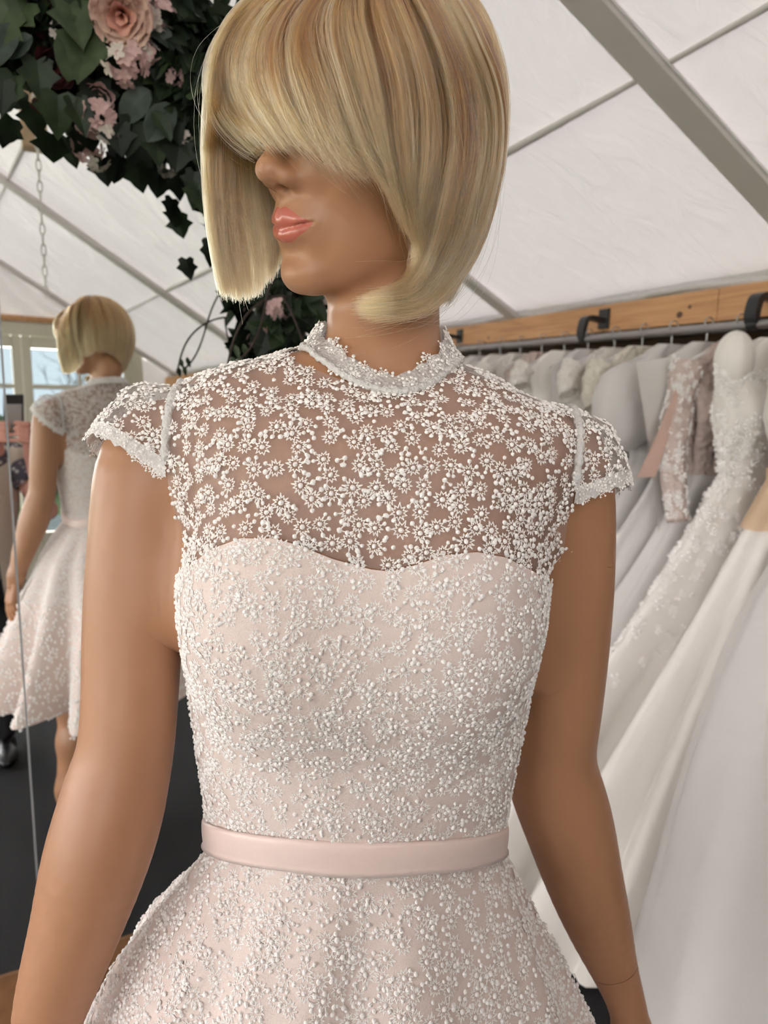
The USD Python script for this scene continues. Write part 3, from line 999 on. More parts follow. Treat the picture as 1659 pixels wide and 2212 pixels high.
# ================================================================== the dress
def net_mat(name, color, cover, thread):
    """Fine tulle: a diffuse thread colour over most of the openness."""
    return usdkit.material(stage, f'/World/Looks/{name}', {
        'p': ('principled_bsdf', {'base_color': color, 'roughness': 0.7, 'sheen_weight': 0.2, 'specular_ior_level': 0.2}),
        't': ('translucent_bsdf', {'color': color}), 'm': ('mix_closure', {'fac': 0.35}), 'x': ('transparent_bsdf', {}),
        'tc': ('texture_coordinate', {}), 'v': ('voronoi_texture', {'scale': thread, 'feature': 'distance_to_edge'}),
        'r': ('map_range', {'from_min': 0.0, 'from_max': 0.25, 'to_min': min(1, cover * 1.7), 'to_max': cover * 0.7}), 'mx': ('mix_closure', {})},
        [('p.BSDF', 'm.closure1'), ('t.BSDF', 'm.closure2'), ('tc.object', 'v.vector'), ('v.distance', 'r.value'), ('r.result', 'mx.fac'),
         ('x.BSDF', 'mx.closure1'), ('m.closure', 'mx.closure2')], surface='mx.closure')


M_tulle = net_mat('tulle', (0.66, 0.60, 0.58), 0.24, 1900)
M_lace = cloth_mat('lace_white', (0.80, 0.775, 0.75), 0.25, rough=0.7, wave=(420, 0.0012))
M_thread = cloth_mat('embroidery_thread', (0.94, 0.895, 0.86), 0.0, rough=0.62, bump=(1500, .0004), sheen=0.3)
M_blush = cloth_mat('blush_lining', (0.80, 0.665, 0.605), 0.12, rough=0.6, bump=(900, 0.0004), sheen=0.2)
M_ribbon = mat('blush_satin', (0.80, 0.63, 0.565), 0.34, bump=(120, 0.0006), sheen_weight=0.3)

dress = thing('lace_dress', 'white embroidered lace dress with blush lining and cap sleeves, worn by the mannequin', 'dress', to_world(BASE) * [1, 1, 0], -YAW)


def nrm(v, f):
    n = np.zeros_like(v)
    fn = np.cross(v[f[:, 1]] - v[f[:, 0]], v[f[:, 2]] - v[f[:, 0]])
    for k in range(3):
        np.add.at(n, f[:, k], fn)
    return n / np.maximum(np.linalg.norm(n, axis=1, keepdims=True), 1e-12)


def neck_torso(p):
    d = smin(torso(p), neck_sdf(p), .014)
    for arm in (armR, armL):
        d = smin(d, sweep(p, *upper(arm, 4)), .045)
    return d


def plane3(a, b, c):
    n = np.cross(b - a, c - a); n /= np.linalg.norm(n)
    n = n * np.sign(n[2])
    return lambda p: (p - a) @ n


NC = np.array([-.001, .606])                   # neck axis where the collar stands


def ring_of(front, back):
    """A closed ring about the neck, evenly in angle: traced front points (pixel, pixel, level distance), then (angle degrees, radius, height) behind."""
    p = [at(*q) for q in front]
    for ang, rad, z in back:
        p.append(np.array([NC[0] + rad * math.cos(math.radians(ang)), NC[1] + rad * math.sin(math.radians(ang)), z]))
    p = np.array(p)
    th = np.arctan2(p[:, 1] - NC[1], p[:, 0] - NC[0])
    o = np.argsort(th)
    th, p = th[o], p[o]
    th3 = np.r_[th - 2 * pi, th, th + 2 * pi]
    a_ = -pi + np.arange(240) * 2 * pi / 240
    rad = PchipInterpolator(th3, np.tile(np.hypot(p[:, 0] - NC[0], p[:, 1] - NC[1]), 3))(a_)
    z = PchipInterpolator(th3, np.tile(p[:, 2], 3))(a_)
    return a_, np.stack([NC[0] + rad * np.cos(a_), NC[1] + rad * np.sin(a_), z], 1)


zs_ = at(684, 704, .60)[2], at(655, 752, .605)[2]
CA, ring_hi = ring_of([(684, 704, .600), (700, 732, .580), (735, 765, .565), (780, 800, .5525), (820, 824, .548), (852, 829, .547), (890, 806, .5525), (925, 775, .565), (950, 742, .582), (962, 716, .602)],
                      [(45, .056, zs_[0] + .006), (90, .056, zs_[0] + .010), (135, .056, zs_[0] + .008)])
_, ring_lo = ring_of([(655, 752, .605), (668, 778, .582), (715, 818, .556), (780, 851, .540), (835, 866, .534), (870, 864, .534), (920, 842, .542), (965, 810, .562), (986, 787, .588), (992, 775, .607)],
                     [(45, .071, zs_[1] + .004), (90, .073, zs_[1] + .010), (135, .071, zs_[1] + .008)])


def below_ring(p):
    th = np.arctan2(p[:, 1] - NC[1], p[:, 0] - NC[0])
    z = np.interp(th, np.r_[CA, pi], np.r_[ring_lo[:, 2], ring_lo[0, 2]])
    return z + .006 - p[:, 2]


# armhole seams: x of the seam against height
seamL = np.array([[at(px, py, .575)[2], at(px, py, .575)[0]] for px, py in ((388, 760), (383, 805), (380, 860), (382, 960), (390, 1042), (399, 1100), (396, 1150), (330, 1180), (300, 1250))][::-1])
seamR = np.array([[at(px, py, .585)[2], at(px, py, .585)[0]] for px, py in ((1240, 820), (1238, 880), (1226, 950), (1216, 1000), (1207, 1070), (1198, 1110), (1196, 1160), (1260, 1200), (1300, 1270))][::-1])
in_seamL = lambda p: p[:, 0] - np.interp(p[:, 2], seamL[:, 0], seamL[:, 1])
in_seamR = lambda p: np.interp(p[:, 2], seamR[:, 0], seamR[:, 1]) - p[:, 0]

# sweetheart edge of the lining
sw = [(385, 1236, .58), (400, 1222, .555), (470, 1174, .50), (520, 1161, .478), (590, 1166, .466), (650, 1181, .466), (720, 1205, .470), (800, 1222, .474), (845, 1225, .475), (900, 1213, .472), (960, 1199, .466), (1030, 1193, .468), (1090, 1198, .485), (1140, 1217, .515), (1175, 1245, .56), (1190, 1262, .585)]
swp = np.array([at(*s) for s in sw])
yc_ = 0.574


def sweetheart(p):
    zf = np.interp(p[:, 0], swp[:, 0], swp[:, 2])
    m = (swp[0, 0] + swp[-1, 0]) / 2; hw = (swp[-1, 0] - swp[0, 0]) / 2
    t = np.clip(np.abs(p[:, 0] - m) / hw, 0, 1)
    zb = (swp[0, 2] + swp[-1, 2]) / 2 - .055 * (1 - t) ** .8
    b = smooth01(p[:, 1], yc_ - .01, yc_ + .02)
    return p[:, 2] - (zf * (1 - b) + zb * b)


ZW0, ZW1 = at(440, 1828, .56)[2], at(440, 1767, .56)[2]           # waist ribbon at the sides


def rise(y):
    """The waist line climbs towards the front: she leans back a little."""
    return .034 * np.clip((.565 - np.asarray(y, float)) / .078, -.35, 1.05)


DB = ((-.28, .43, -.46), (.28, .72, .14))
# yoke
vy, fy = isosurface(lambda p: neck_torso(p) - .0035, *DB, .0045)
for g_ in (sweetheart, below_ring, in_seamL, in_seamR):
    vy, fy = clip(vy, fy, g_(vy))
# bodice
vb, fb = isosurface(lambda p: torso(p) - .0065, *DB, .0045)
vb, fb = clip(vb, fb, -sweetheart(vb))
vb, fb = clip(vb, fb, vb[:, 2] - (ZW0 + .004 + rise(vb[:, 1])))
# collar: a standing band between the two rings, kept off the neck, with a scalloped upper edge


def push_out(p, off):
    p = p.copy()
    e = 1e-3
    for _ in range(4):
        d = body_sdf(p) - off
        g_ = np.stack([body_sdf(p + e * np.eye(3)[k]) - body_sdf(p - e * np.eye(3)[k]) for k in range(3)], 1) / (2 * e)
        st = np.where(d < 0, d / np.maximum((g_ * g_).sum(1), .3), 0)
        p = p - g_ * np.clip(st, -.01, .01)[:, None]
    return p


rl, rh = push_out(ring_lo, .0045), push_out(ring_hi, .004)
nv = 10
vc = []
for k_ in range(nv):
    s_ = k_ / (nv - 1)
    b_ = rl + (rh - rl) * s_
    if k_ == nv - 1:
        b_ = b_ + (rh - rl) / np.linalg.norm(rh - rl, axis=1, keepdims=True) * (.0026 * np.abs(np.sin(CA * 15)) - .001)[:, None]
    elif 0 < k_:
        b_ = push_out(b_, .0045) + np.array([0, 0, 1]) * 0
    vc.append(b_)
vc, fc = np.vstack(vc), grid_faces(240, nv, True)
obj('yoke', (loc(vy), fy), M_tulle, dress, smooth=True, label='sheer tulle yoke')
obj('bodice', (loc(vb), fb), M_blush, dress, smooth=True, label='blush bodice with a sweetheart edge')
co = obj('collar', (loc(vc), fc), cloth_mat('collar_lace', (0.78, 0.75, 0.73), 0.3, alpha=0.82, wave=(380, .0015)), dress, smooth=True, label='narrow standing lace collar')
# piping round the sweetheart edge and the collar foot
xs = np.linspace(swp[0, 0], swp[-1, 0], 90)
from scipy.spatial import cKDTree


def on_surface(fn, p, n=6):
    p = np.array(p, float)
    e = 1e-3
    for _ in range(n):
        d = fn(p)
        g = np.stack([fn(p + e * np.eye(3)[k]) - fn(p - e * np.eye(3)[k]) for k in range(3)], 1) / (2 * e)
        p = p - g * (d / np.maximum((g * g).sum(1), .3))[:, None]
    return p


obj('collar_seam', tube(loc(np.vstack([rl, rl[:2]])), .0028 + .0006 * np.sin(np.arange(242) * 1.7), 8, False), M_lace, co, smooth=True)

# sleeves: a cap over the shoulder, standing a little off the arm at the hem
hemL = plane3(at(222, 940, .575), at(300, 947, .53), at(392, 1035, .555))
hemR = plane3(at(1342, 1032, .595), at(1270, 1052, .555), at(1206, 1085, .575))
trims = []


def sleeve(arm, inside, hem, wide):
    def fn(p):
        s = -inside(p)
        off = .0040 + .0085 * smooth01(s, .0, .055)
        d = torso(p)
        return smin(d, sweep(p, *upper(arm, 16)), .045) - off
    x0, x1 = (arm[0][:14, 0].min() - .1, arm[0][:14, 0].max() + .1)
    v, f = isosurface(fn, (x0, .46, -.25), (x1, .72, .10), .004)
    v, f = clip(v, f, -inside(v))
    arc = np.arctan2(v[:, 1] - arm[0][3, 1], v[:, 0] - arm[0][3, 0])
    vs, fs = clip(v, f, hem(v))
    gt = hem(v) + wide - .0035 * np.abs(np.sin(arc * 13)) ** .6
    vt, ft = clip(v, f, gt)
    at_ = hem(vt)
    vt, ft = clip(vt, ft, .002 - at_)
    vt = vt + nrm(vt, ft) * .0012
    return fn, vs, fs, vt, ft


def biggest(v, f):
    cc = trimesh.graph.connected_component_labels(trimesh.graph.face_adjacency(f), node_count=len(f))
    k = np.bincount(cc).argmax()
    u, inv = np.unique(f[cc == k], return_inverse=True)
    return v[u], inv.reshape(-1, 3)


sl = []
for arm, ins, hem, wd in ((armR, in_seamL, hemL, .0115), (armL, in_seamR, hemR, .0115)):
    fn, vs, fs, vt, ft = sleeve(arm, ins, hem, wd)
    (vs, fs), (vt, ft) = biggest(vs, fs), biggest(vt, ft)
    so = obj('cap_sleeve', (loc(vs), fs), M_tulle, dress, smooth=True, label='sheer tulle cap sleeve')
    obj('lace_trim', (loc(vt), ft), M_lace, so, smooth=True, label='scalloped white lace edge')
    # the gathered seam at the shoulder
    sd = vs[np.abs(ins(vs)) < 1e-5]
    c0 = sd.mean(0)
    o_ = np.argsort(np.arctan2(sd[:, 2] - c0[2], sd[:, 1] - c0[1]))
    sd = sd[o_]
    aa = np.arctan2(sd[:, 2] - c0[2], sd[:, 1] - c0[1])
    gap = int(np.argmax(np.diff(np.r_[aa, aa[0] + 2 * pi]))) + 1
    sd = np.roll(sd, -gap, 0)
    if len(sd) > 12:
        pth = spline(sd[::max(1, len(sd) // 24)], 60)
        obj('shoulder_seam', tube(loc(pth), .0034 + .0008 * np.sin(np.arange(60) * 1.9), 8), M_lace, so, smooth=True)
    sl.append((vs, fs, vt, ft))

# waist ribbon
n = 120
a = np.arange(n) * 2 * pi / n


def torso_ring(z, off):
    y = np.full(n, .57)
    for _ in range(3):
        zz_ = z + rise(y)
        A, B = T_a(zz_) - .0095 + off, T_b(zz_) + off
        y = T_y(zz_) + B * np.sign(np.sin(a)) * np.abs(np.sin(a)) ** .95
    return np.stack([T_c(zz_) + A * np.sign(np.cos(a)) * np.abs(np.cos(a)) ** .95, y, zz_], 1)


rings = []
for s in np.linspace(0, 1, 9):
    z = ZW0 + (ZW1 - ZW0) * s
    rings.append(torso_ring(z, .0078 + .0022 * math.sin(pi * s) ** .4 + (.003 if s < .1 else 0)))
rings = [torso_ring(ZW0, .004)] + rings + [torso_ring(ZW1, .004)]
rb_ = obj('waist_ribbon', (loc(np.vstack(rings)), grid_faces(n, len(rings), True)), M_ribbon, dress, smooth=True, label='blush satin ribbon round the waist')
zk = (ZW0 + ZW1) / 2
kb = np.array([float(T_c(zk)), float(T_y(zk)) + float(T_b(zk)) + .016, zk])
obj('knot', trimesh.Trimesh(loc(trimesh.creation.icosphere(2, 1).vertices * [.016, .008, .013] + kb), trimesh.creation.icosphere(2, 1).faces, process=False), M_ribbon, rb_, smooth=True)
for s in (-1, 1):
    tl = np.stack([kb[0] + s * np.linspace(.004, .05, 12), np.full(12, kb[1] + .006), zk - np.linspace(0, .20, 12)], 1)
    q = np.concatenate([tl + [-.012, 0, 0], tl + [.012, .004, 0]])
    obj('ribbon_tail', (loc(q), np.vstack([grid_faces(12, 2)])), M_ribbon, rb_, smooth=True)

# skirt
skl = [(440, 1826), (430, 1842), (408, 1874), (370, 1920), (325, 1970), (292, 2010), (250, 2062), (215, 2130), (185, 2206)]
skr = [(1098, 1826), (1106, 1846), (1122, 1886), (1145, 1930), (1166, 1974), (1184, 2012), (1207, 2054), (1236, 2122), (1272, 2206)]
pl, pr = np.array([at(*s, .565) for s in skl]), np.array([at(*s, .565) for s in skr])
zz = np.linspace(ZW0, min(pl[-1, 2], pr[-1, 2]), 30)
lx, rx = np.interp(-zz, -pl[:, 2], pl[:, 0]), np.interp(-zz, -pr[:, 2], pr[:, 0])
sa, sc = (rx - lx) / 2 - .006, (rx + lx) / 2
zl = np.linspace(zz[-1], -.945, 34)[1:]
sa = np.r_[sa, sa[-1] + (.362 - sa[-1]) * np.linspace(0, 1, 34)[1:] ** .9]
sc = np.r_[sc, sc[-1] + (-.03 - sc[-1]) * np.linspace(0, 1, 34)[1:]]
zz = np.r_[zz, zl]
nk = 360
aa = np.arange(nk) * 2 * pi / nk


def skirt_r(th, z):
    t = np.clip((ZW0 - z) / (ZW0 + 0.945), 0, 1)
    w = np.cos(11 * th + .8 * np.sin(2 * th) + .6) + .5 * np.cos(17 * th + 2.1 + np.sin(3 * th)) + .3 * np.cos(5 * th + 1)
    return (.030 * t + .030 * t * t) * w - .006 * t


vsk = []
for z, A, C in zip(zz, sa, sc):
    t = (ZW0 - z) / (ZW0 + 0.945)
    B = A * (0.70 + .28 * smooth01(t, 0, .5))
    fold = skirt_r(aa, z)
    side = np.abs(np.cos(aa))
    fx = fold * (1 - .6 * side * (1 - t))
    yy = .577 + .008 * t
    ysk = yy + (B + fx) * np.sin(aa)
    vsk.append(np.stack([C + (A + fx) * np.cos(aa), ysk, np.full(nk, z) + .006 * np.cos(9 * aa) * t + (rise(ysk) + .004) * (1 - smooth01(t, 0, .35))], 1))
vsk = np.vstack(vsk)
fsk = grid_faces(nk, len(zz), True)[:, ::-1]
obj('skirt', (loc(vsk), fsk), M_blush, dress, smooth=True, label='full knee-length skirt')


# --- embroidery
def flower_mesh(seed, dots=3, spikes=11):
    """One stitched daisy about 14 mm wide: a raised zigzag thread ring, a knotted centre and a few small knots on threads."""
    r = np.random.default_rng(seed)
    ms = []
    k = spikes
    th = np.arange(2 * k) * pi / k + r.normal(0, .05, 2 * k)
    rad = np.where(np.arange(2 * k) % 2 == 0, r.normal(.0067, .0005, 2 * k), r.normal(.0038, .0003, 2 * k))
    p = np.stack([rad * np.cos(th), rad * np.sin(th)], 1)

    def strand(a, b, w=.00044, h=.00042):
        d = b - a; d /= np.linalg.norm(d) + 1e-9
        m_ = np.array([-d[1], d[0]]) * w
        a_, b_ = a - d * w * .8, b + d * w * .8
        v = np.array([[*(a_ - m_), 0], [*a_, h], [*(a_ + m_), 0], [*(b_ - m_), 0], [*b_, h], [*(b_ + m_), 0]])
        ms.append((v, np.array([[0, 3, 4], [0, 4, 1], [1, 4, 5], [1, 5, 2]])))

    def knot(c, R, hgt):
        m_ = 7
        t = np.arange(m_) * 2 * pi / m_ + r.uniform(0, 1)
        r1 = R * r.uniform(.85, 1.15, m_)
        v = np.vstack([np.stack([c[0] + r1 * np.cos(t), c[1] + r1 * np.sin(t), np.zeros(m_)], 1),
                       np.stack([c[0] + .72 * r1 * np.cos(t), c[1] + .72 * r1 * np.sin(t), hgt * r.uniform(.6, .95, m_)], 1),
                       [[c[0] + r.normal(0, R * .15), c[1] + r.normal(0, R * .15), hgt]]])
        f = []
        for i in range(m_):
            j = (i + 1) % m_
            f += [[i, j, m_ + j], [i, m_ + j, m_ + i], [m_ + i, m_ + j, 2 * m_]]
        ms.append((v, np.array(f)))
    if k:
        for i in range(2 * k):
            strand(p[i], p[(i + 1) % (2 * k)])
        knot((0, 0), .0022, .0018)
    else:
        knot((0, 0), .0021, .0017)
    t0 = r.uniform(0, 2 * pi)
    for i in range(dots):
        t = t0 + i * .75 + r.normal(0, .15)
        R = r.uniform(.0088, .0104) if k else r.uniform(.0045, .006)
        c = np.array([R * math.cos(t), R * math.sin(t)])
        knot(c, r.uniform(.0017, .0023), .0016)
        strand(c * (.62 if k else .3), c)
    o, V, Fc = 0, [], []
    for v, f in ms:
        V.append(v); Fc.append(f + o); o += len(v)
    return np.vstack(V), np.vstack(Fc)


FLOWERS = [flower_mesh(100 + i, dots=(3, 4, 2, 3, 4, 3, 2, 4)[i], spikes=(11, 12, 11, 10, 12, 11, 10, 12)[i]) for i in range(8)]
KNOTS = [flower_mesh(200 + i, dots=i % 3, spikes=0) for i in range(6)]


def scatter(v, f, gap, r, keep=None):
    tri = v[f]
    ar = np.linalg.norm(np.cross(tri[:, 1] - tri[:, 0], tri[:, 2] - tri[:, 0]), axis=1) / 2
    n = int(ar.sum() / (gap * gap) * 5) + 10
    i = r.choice(len(f), n, p=ar / ar.sum())
    u, w = r.random(n), r.random(n)
    s = u + w > 1
    u[s], w[s] = 1 - u[s], 1 - w[s]
    p = tri[i, 0] + u[:, None] * (tri[i, 1] - tri[i, 0]) + w[:, None] * (tri[i, 2] - tri[i, 0])
    N = nrm(v, f)
    m = N[f[i]]
    nn = m[:, 0] * (1 - u - w)[:, None] + m[:, 1] * u[:, None] + m[:, 2] * w[:, None]
    nn /= np.linalg.norm(nn, axis=1, keepdims=True)
    t = cKDTree(p)
    alive = np.ones(n, bool)
    for k in range(n):
        if alive[k]:
            near = t.query_ball_point(p[k], gap)
            for q in near:
                if q > k:
                    alive[q] = False
    return p[alive], nn[alive]


def place(fl, p, n, ang, size=1.0, lift=.0003):
    x = np.cross(n, [.3, .2, 1.]); x /= np.linalg.norm(x)
    y = np.cross(n, x)
    x, y = x * math.cos(ang) + y * math.sin(ang), -x * math.sin(ang) + y * math.cos(ang)
    v = fl[0] * size
    bend = (v[:, 0] ** 2 + v[:, 1] ** 2) * -4.0
    return p + v[:, :1] * x + v[:, 1:2] * y + (v[:, 2:] + bend[:, None] * 0 + lift) * n


r = np.random.default_rng(11)
near_, far_ = [], []
# skirt: only its upper part is close enough for whole daisies; the rest gets knots
zc = vsk[:, 2][fsk].mean(1)
sk_hi, sk_lo = fsk[zc > -.63], fsk[zc <= -.63]
regions = [(vy, fy, .0109, 0, .84), (sl[0][0], sl[0][1], .0112, 0, .84), (sl[1][0], sl[1][1], .0112, 0, .84), (vb, fb, .0106, 1, .84), (vsk, sk_hi, .0114, 1, .92)]
tot = 0
for v, f, gap, cls, size in regions:
    p, n = scatter(v, f, gap, r)
    if v is vy:
        ok = (in_seamL(p) > .004) & (in_seamR(p) > .004)
        p, n = p[ok], n[ok]
    kt = cKDTree(p)
    for i in range(len(p)):
        far_.append((FLOWERS[r.integers(8)], p[i], n[i], r.uniform(0, 6.28), size * r.uniform(.9, 1.08), cls))
    q, m = scatter(v, f, .0074, r)
    d = kt.query(q)[0]
    ok = d > .0084
    for i in np.nonzero(ok)[0]:
        far_.append((KNOTS[r.integers(6)], q[i], m[i], r.uniform(0, 6.28), r.uniform(.78, 1.0), 2))
# the 300 daisies that show largest become parts of their own
cand = [i for i, x in enumerate(far_) if x[5] < 2]
score = []
for i in cand:
    _, p, n, _, s, c = far_[i]
    d = np.linalg.norm(p)
    score.append(max(0, -(n @ p) / d) / d ** 2 * s)
top = set(np.array(cand)[np.argsort(score)[::-1][:300]].tolist())
V, Fc, o = [], [], 0
for i, (fl, p, n, an, s, c) in enumerate(far_):
    w = place(fl, p, n, an, s)
    if i in top:
        obj('embroidered_flower', (loc(w), fl[1]), M_thread, dress, smooth=True)
    else:
        V.append(w); Fc.append(fl[1] + o); o += len(w)
p, n = scatter(vsk, sk_lo, .017, r)
for i in range(len(p)):
    fl = KNOTS[r.integers(6)]
    w = place(fl, p[i], n[i], r.uniform(0, 6.28), 2.2)
    V.append(w); Fc.append(fl[1] + o); o += len(w)
# lace edging: small rings and picots on the trims, the seams and the collar
for v, f, gap, s in ((sl[0][2], sl[0][3], .0052, .62), (sl[1][2], sl[1][3], .0052, .62), (vc, fc, .0068, .72)):
    p, n = scatter(v, f, gap, r)
    for i in range(len(p)):
        fl = FLOWERS[r.integers(8)] if r.random() < .5 else KNOTS[r.integers(6)]
        w = place(fl, p[i], n[i], r.uniform(0, 6.28), s * r.uniform(.7, 1.0))
        V.append(w); Fc.append(fl[1] + o); o += len(w)
obj('embroidery', (loc(np.vstack(V)), np.vstack(Fc)), M_thread, dress, smooth=True, kind='stuff', label='small white daisies and knots stitched all over')

# ================================================================== the wig
M_hair = usdkit.material(stage, '/World/Looks/blond_hair', {
    'a': ('attribute', {'attribute': 'tone'}),
    'h': ('principled_hair_bsdf', {'model': 'Chiang', 'parametrization': 'Direct coloring', 'roughness': 0.28, 'radial_roughness': 0.38, 'coat': 0.0, 'ior': 1.5})},
    [('a.color', 'h.color')], surface='h.BSDF')
M_cap = mat('wig_cap', (0.30, 0.19, 0.10), 0.8)
wig = thing('wig', 'blond chin-length bob wig with a swept fringe on the mannequin', 'wig', to_world(BASE) * [1, 1, 0], -YAW)
HI = np.linalg.inv(HB)
to_head = lambda p: (np.atleast_2d(p) - HO) @ HI
ENV_R = np.array([.119, .099, .121])
ENV_C = np.array([-.004, 0, .020])


def env(q, grow=1.0):
    """Outer shape of the bob in head coordinates: an ellipsoid above, drawn in below."""
    u = q[:, 2] - ENV_C[2]
    down = np.clip(-u, 0, 1)
    t = 1 - .30 * smooth01(down, .03, .20)
    uu = np.maximum(u, 0)
    return np.sqrt(((q[:, 0] - ENV_C[0]) / (ENV_R[0] * t)) ** 2 + (q[:, 1] / (ENV_R[1] * t)) ** 2 + (uu / ENV_R[2]) ** 2) - grow


def on_env(px, py, grow=1.0):
    """Nearest point of the bob's outer shape on the pixel's ray (the closest approach when the ray passes by)."""
    y = np.linspace(.40, .66, 260)
    d = ray(px, py)
    p = d[None] * (y / d[1])[:, None]
    e_ = env(to_head(p), grow)
    k = np.argmax(e_ < 0) if (e_ < 0).any() else int(np.argmin(e_))
    return p[k]


def guide(pts, grow=1.0):
    """Pixels (with an optional level distance) -> a smooth path of 16 points on the bob."""
    return spline([at(*p) if len(p) == 3 else on_env(*p, grow) for p in pts], 16)


crown = lambda x, y: (x, y)
# the front and near side, traced lock by lock from left to right
FRINGE = [
    [(640, -60), (560, -20), (495, 50), (465, 100), (456, 195), (474, 258), (508, 302), (546, 334)],
    [(660, -60), (590, -20), (520, 60), (482, 140), (498, 222), (530, 282), (568, 322)],
    [(690, -60), (610, -10), (545, 70), (528, 150), (555, 232), (592, 292), (632, 336)],
    [(710, -60), (640, -10), (585, 70), (580, 150), (606, 230), (645, 296), (690, 344)],
    [(735, -60), (670, -10), (625, 70), (632, 160), (665, 250), (712, 330), (768, 385)],
    [(755, -60), (700, -10), (660, 60), (675, 150), (706, 230), (740, 320), (800, 400)],
    [(770, -60), (730, -10), (704, 60), (722, 160), (748, 240), (775, 310), (832, 385)],
    [(790, -60), (752, -10), (748, 50), (768, 150), (797, 250), (825, 340), (858, 440), (880, 505)],
    [(805, -60), (785, -10), (790, 60), (812, 150), (832, 260), (850, 370), (872, 460), (893, 520)],
]
SIDE = [
    [(820, -60), (812, 0), (830, 80), (856, 170), (868, 290), (880, 400), (893, 480), (905, 530)],
    [(832, -60), (840, 0), (866, 80), (888, 170), (898, 300), (896, 400), (898, 480), (908, 540)],
    [(845, -60), (870, 0), (902, 80), (930, 190), (938, 310), (918, 420), (905, 500), (902, 560)],
    [(858, -60), (900, 0), (938, 80), (972, 190), (980, 310), (958, 430), (934, 530), (905, 600), (868, 635, .520)],
    [(870, -60), (925, 0), (965, 80), (1003, 190), (1012, 310), (990, 430), (955, 545), (905, 615), (845, 648, .515), (790, 655, .518)],
    [(882, -60), (950, 0), (990, 80), (1032, 190), (1042, 310), (1015, 440), (975, 550), (920, 625), (850, 660, .515), (765, 662, .520)],
    [(895, -60), (975, 0), (1015, 80), (1056, 190), (1066, 310), (1042, 440), (1000, 555), (945, 630), (870, 672, .520), (775, 682, .520)],
    [(905, -60), (995, 0), (1034, 80), (1074, 190), (1081, 300), (1060, 440), (1015, 565), (960, 640), (890, 684, .525), (810, 696, .525)],
]
FARP = [   # the far panel, hanging beside the far cheek
    [(640, -60), (548, -10), (488, 50), (456, 130), (441, 240), (438, 330, .570), (442, 430, .568), (454, 530, .568), (474, 634, .570)],
    [(650, -60), (560, -10), (500, 60), (468, 150), (456, 260, .575), (456, 360, .575), (466, 460, .574), (482, 560, .574), (498, 644, .575)],
    [(660, -50), (575, 0), (515, 80), (486, 180, .59), (478, 290, .59), (482, 390, .588), (496, 490, .586), (512, 570, .586), (528, 648, .588)],
    [(670, -50), (590, 10), (530, 100, .60), (505, 200, .605), (505, 310, .605), (516, 410, .602), (532, 500, .600), (546, 570, .600), (552, 640, .600)],
    [(680, -50), (600, 20, .60), (545, 120, .61), (530, 230, .615), (540, 330, .615), (554, 420, .612), (572, 500, .610), (584, 560, .610), (578, 608, .610)],
    [(690, -50), (610, 30, .61), (560, 140, .62), (552, 250, .625), (566, 350, .625), (582, 430, .622), (598, 500, .620), (606, 550, .618), (600, 580, .618)],
]
TONES = np.array([(.48, .265, .110), (.38, .190, .072), (.27, .120, .042), (.66, .43, .22), (.12, .048, .017), (.34, .16, .058)])
TONE_P = [.24, .21, .17, .14, .12, .12]


def fill(guides, count, r, depth=(.0, .010), spread=.0016, taper=.35, tone_shift=0.0, clump=22, ragged=.022, short=.05):
    """Strands between neighbouring guides; a lock of strands shares a tone and drifts together."""
    G = np.array(guides)
    n = G.shape[1]
    t = np.linspace(0, 1, n)
    n_l = max(1, count // clump)
    lu = np.sort(r.uniform(0, len(G) - 1, n_l))
    P, C, W = [], [], []
    inward = HO + np.array([0, 0, .01])
    for k in range(n_l):
        tone = TONES[r.choice(6, p=TONE_P)] * r.uniform(.9, 1.08)
        dl = r.uniform(depth[0] - .002, depth[1] * 1.25)
        wav = r.normal(0, .0022, 3)
        wide = r.uniform(.10, .30) * (len(G) - 1) / 8 + .03
        lend = r.uniform(-short, .03)
        for j in range(clump):
            u0 = np.clip(lu[k] + r.normal(0, wide), 0, len(G) - 1)
            u1 = np.clip(lu[k] + (u0 - lu[k]) * r.uniform(.35, .95), 0, len(G) - 1)
            u = u0 + (u1 - u0) * t
            i = np.minimum(u.astype(int), len(G) - 2)
            fr = (u - i)[:, None]
            p = G[i, np.arange(n)] * (1 - fr) + G[i + 1, np.arange(n)] * fr
            c = inward - p
            c /= np.linalg.norm(c, axis=1, keepdims=True)
            dd = np.clip(dl + r.normal(0, .0014), -.002, .02)
            p = p + c * dd * (1 - .6 * t[:, None] ** 3)
            p = p + np.sin(t * pi)[:, None] * wav * .8 + (t ** 2)[:, None] * r.normal(0, spread, 3) + r.normal(0, .0003, 3)
            e_ = 1 + lend + r.normal(0, ragged)
            if e_ < 1:
                m = np.linspace(0, max(e_, .7), n)
                p = np.stack([np.interp(m, t, p[:, a_]) for a_ in range(3)], 1)
            P.append(p)
            col = tone * r.uniform(.62, 1.2)
            tip = smooth01(t, .40, 1.0)[:, None]
            C.append(np.clip(col * (1 - tip * .5) + np.array([.66, .44, .23]) * tip * .5 + tone_shift, 0.02, .96))
            w = np.full(n, r.uniform(.00026, .00046))
            w[-3:] *= (.85, .6, taper)
            W.append(w)
    return P, C, W


def hair(name, sets, parent, label=None):
    P = [p for s in sets for p in s[0]]; C = [c for s in sets for c in s[1]]; W = [w for s in sets for w in s[2]]
    pts = loc(np.vstack(P))
    return curves(name, pts, [len(p) for p in P], np.concatenate(W), M_hair, parent, np.vstack(C), kind='stuff', label=label)


r = np.random.default_rng(21)
gF = [guide(g) for g in FRINGE]
gS = [guide(g) for g in SIDE]
gP = [guide(g) for g in FARP]


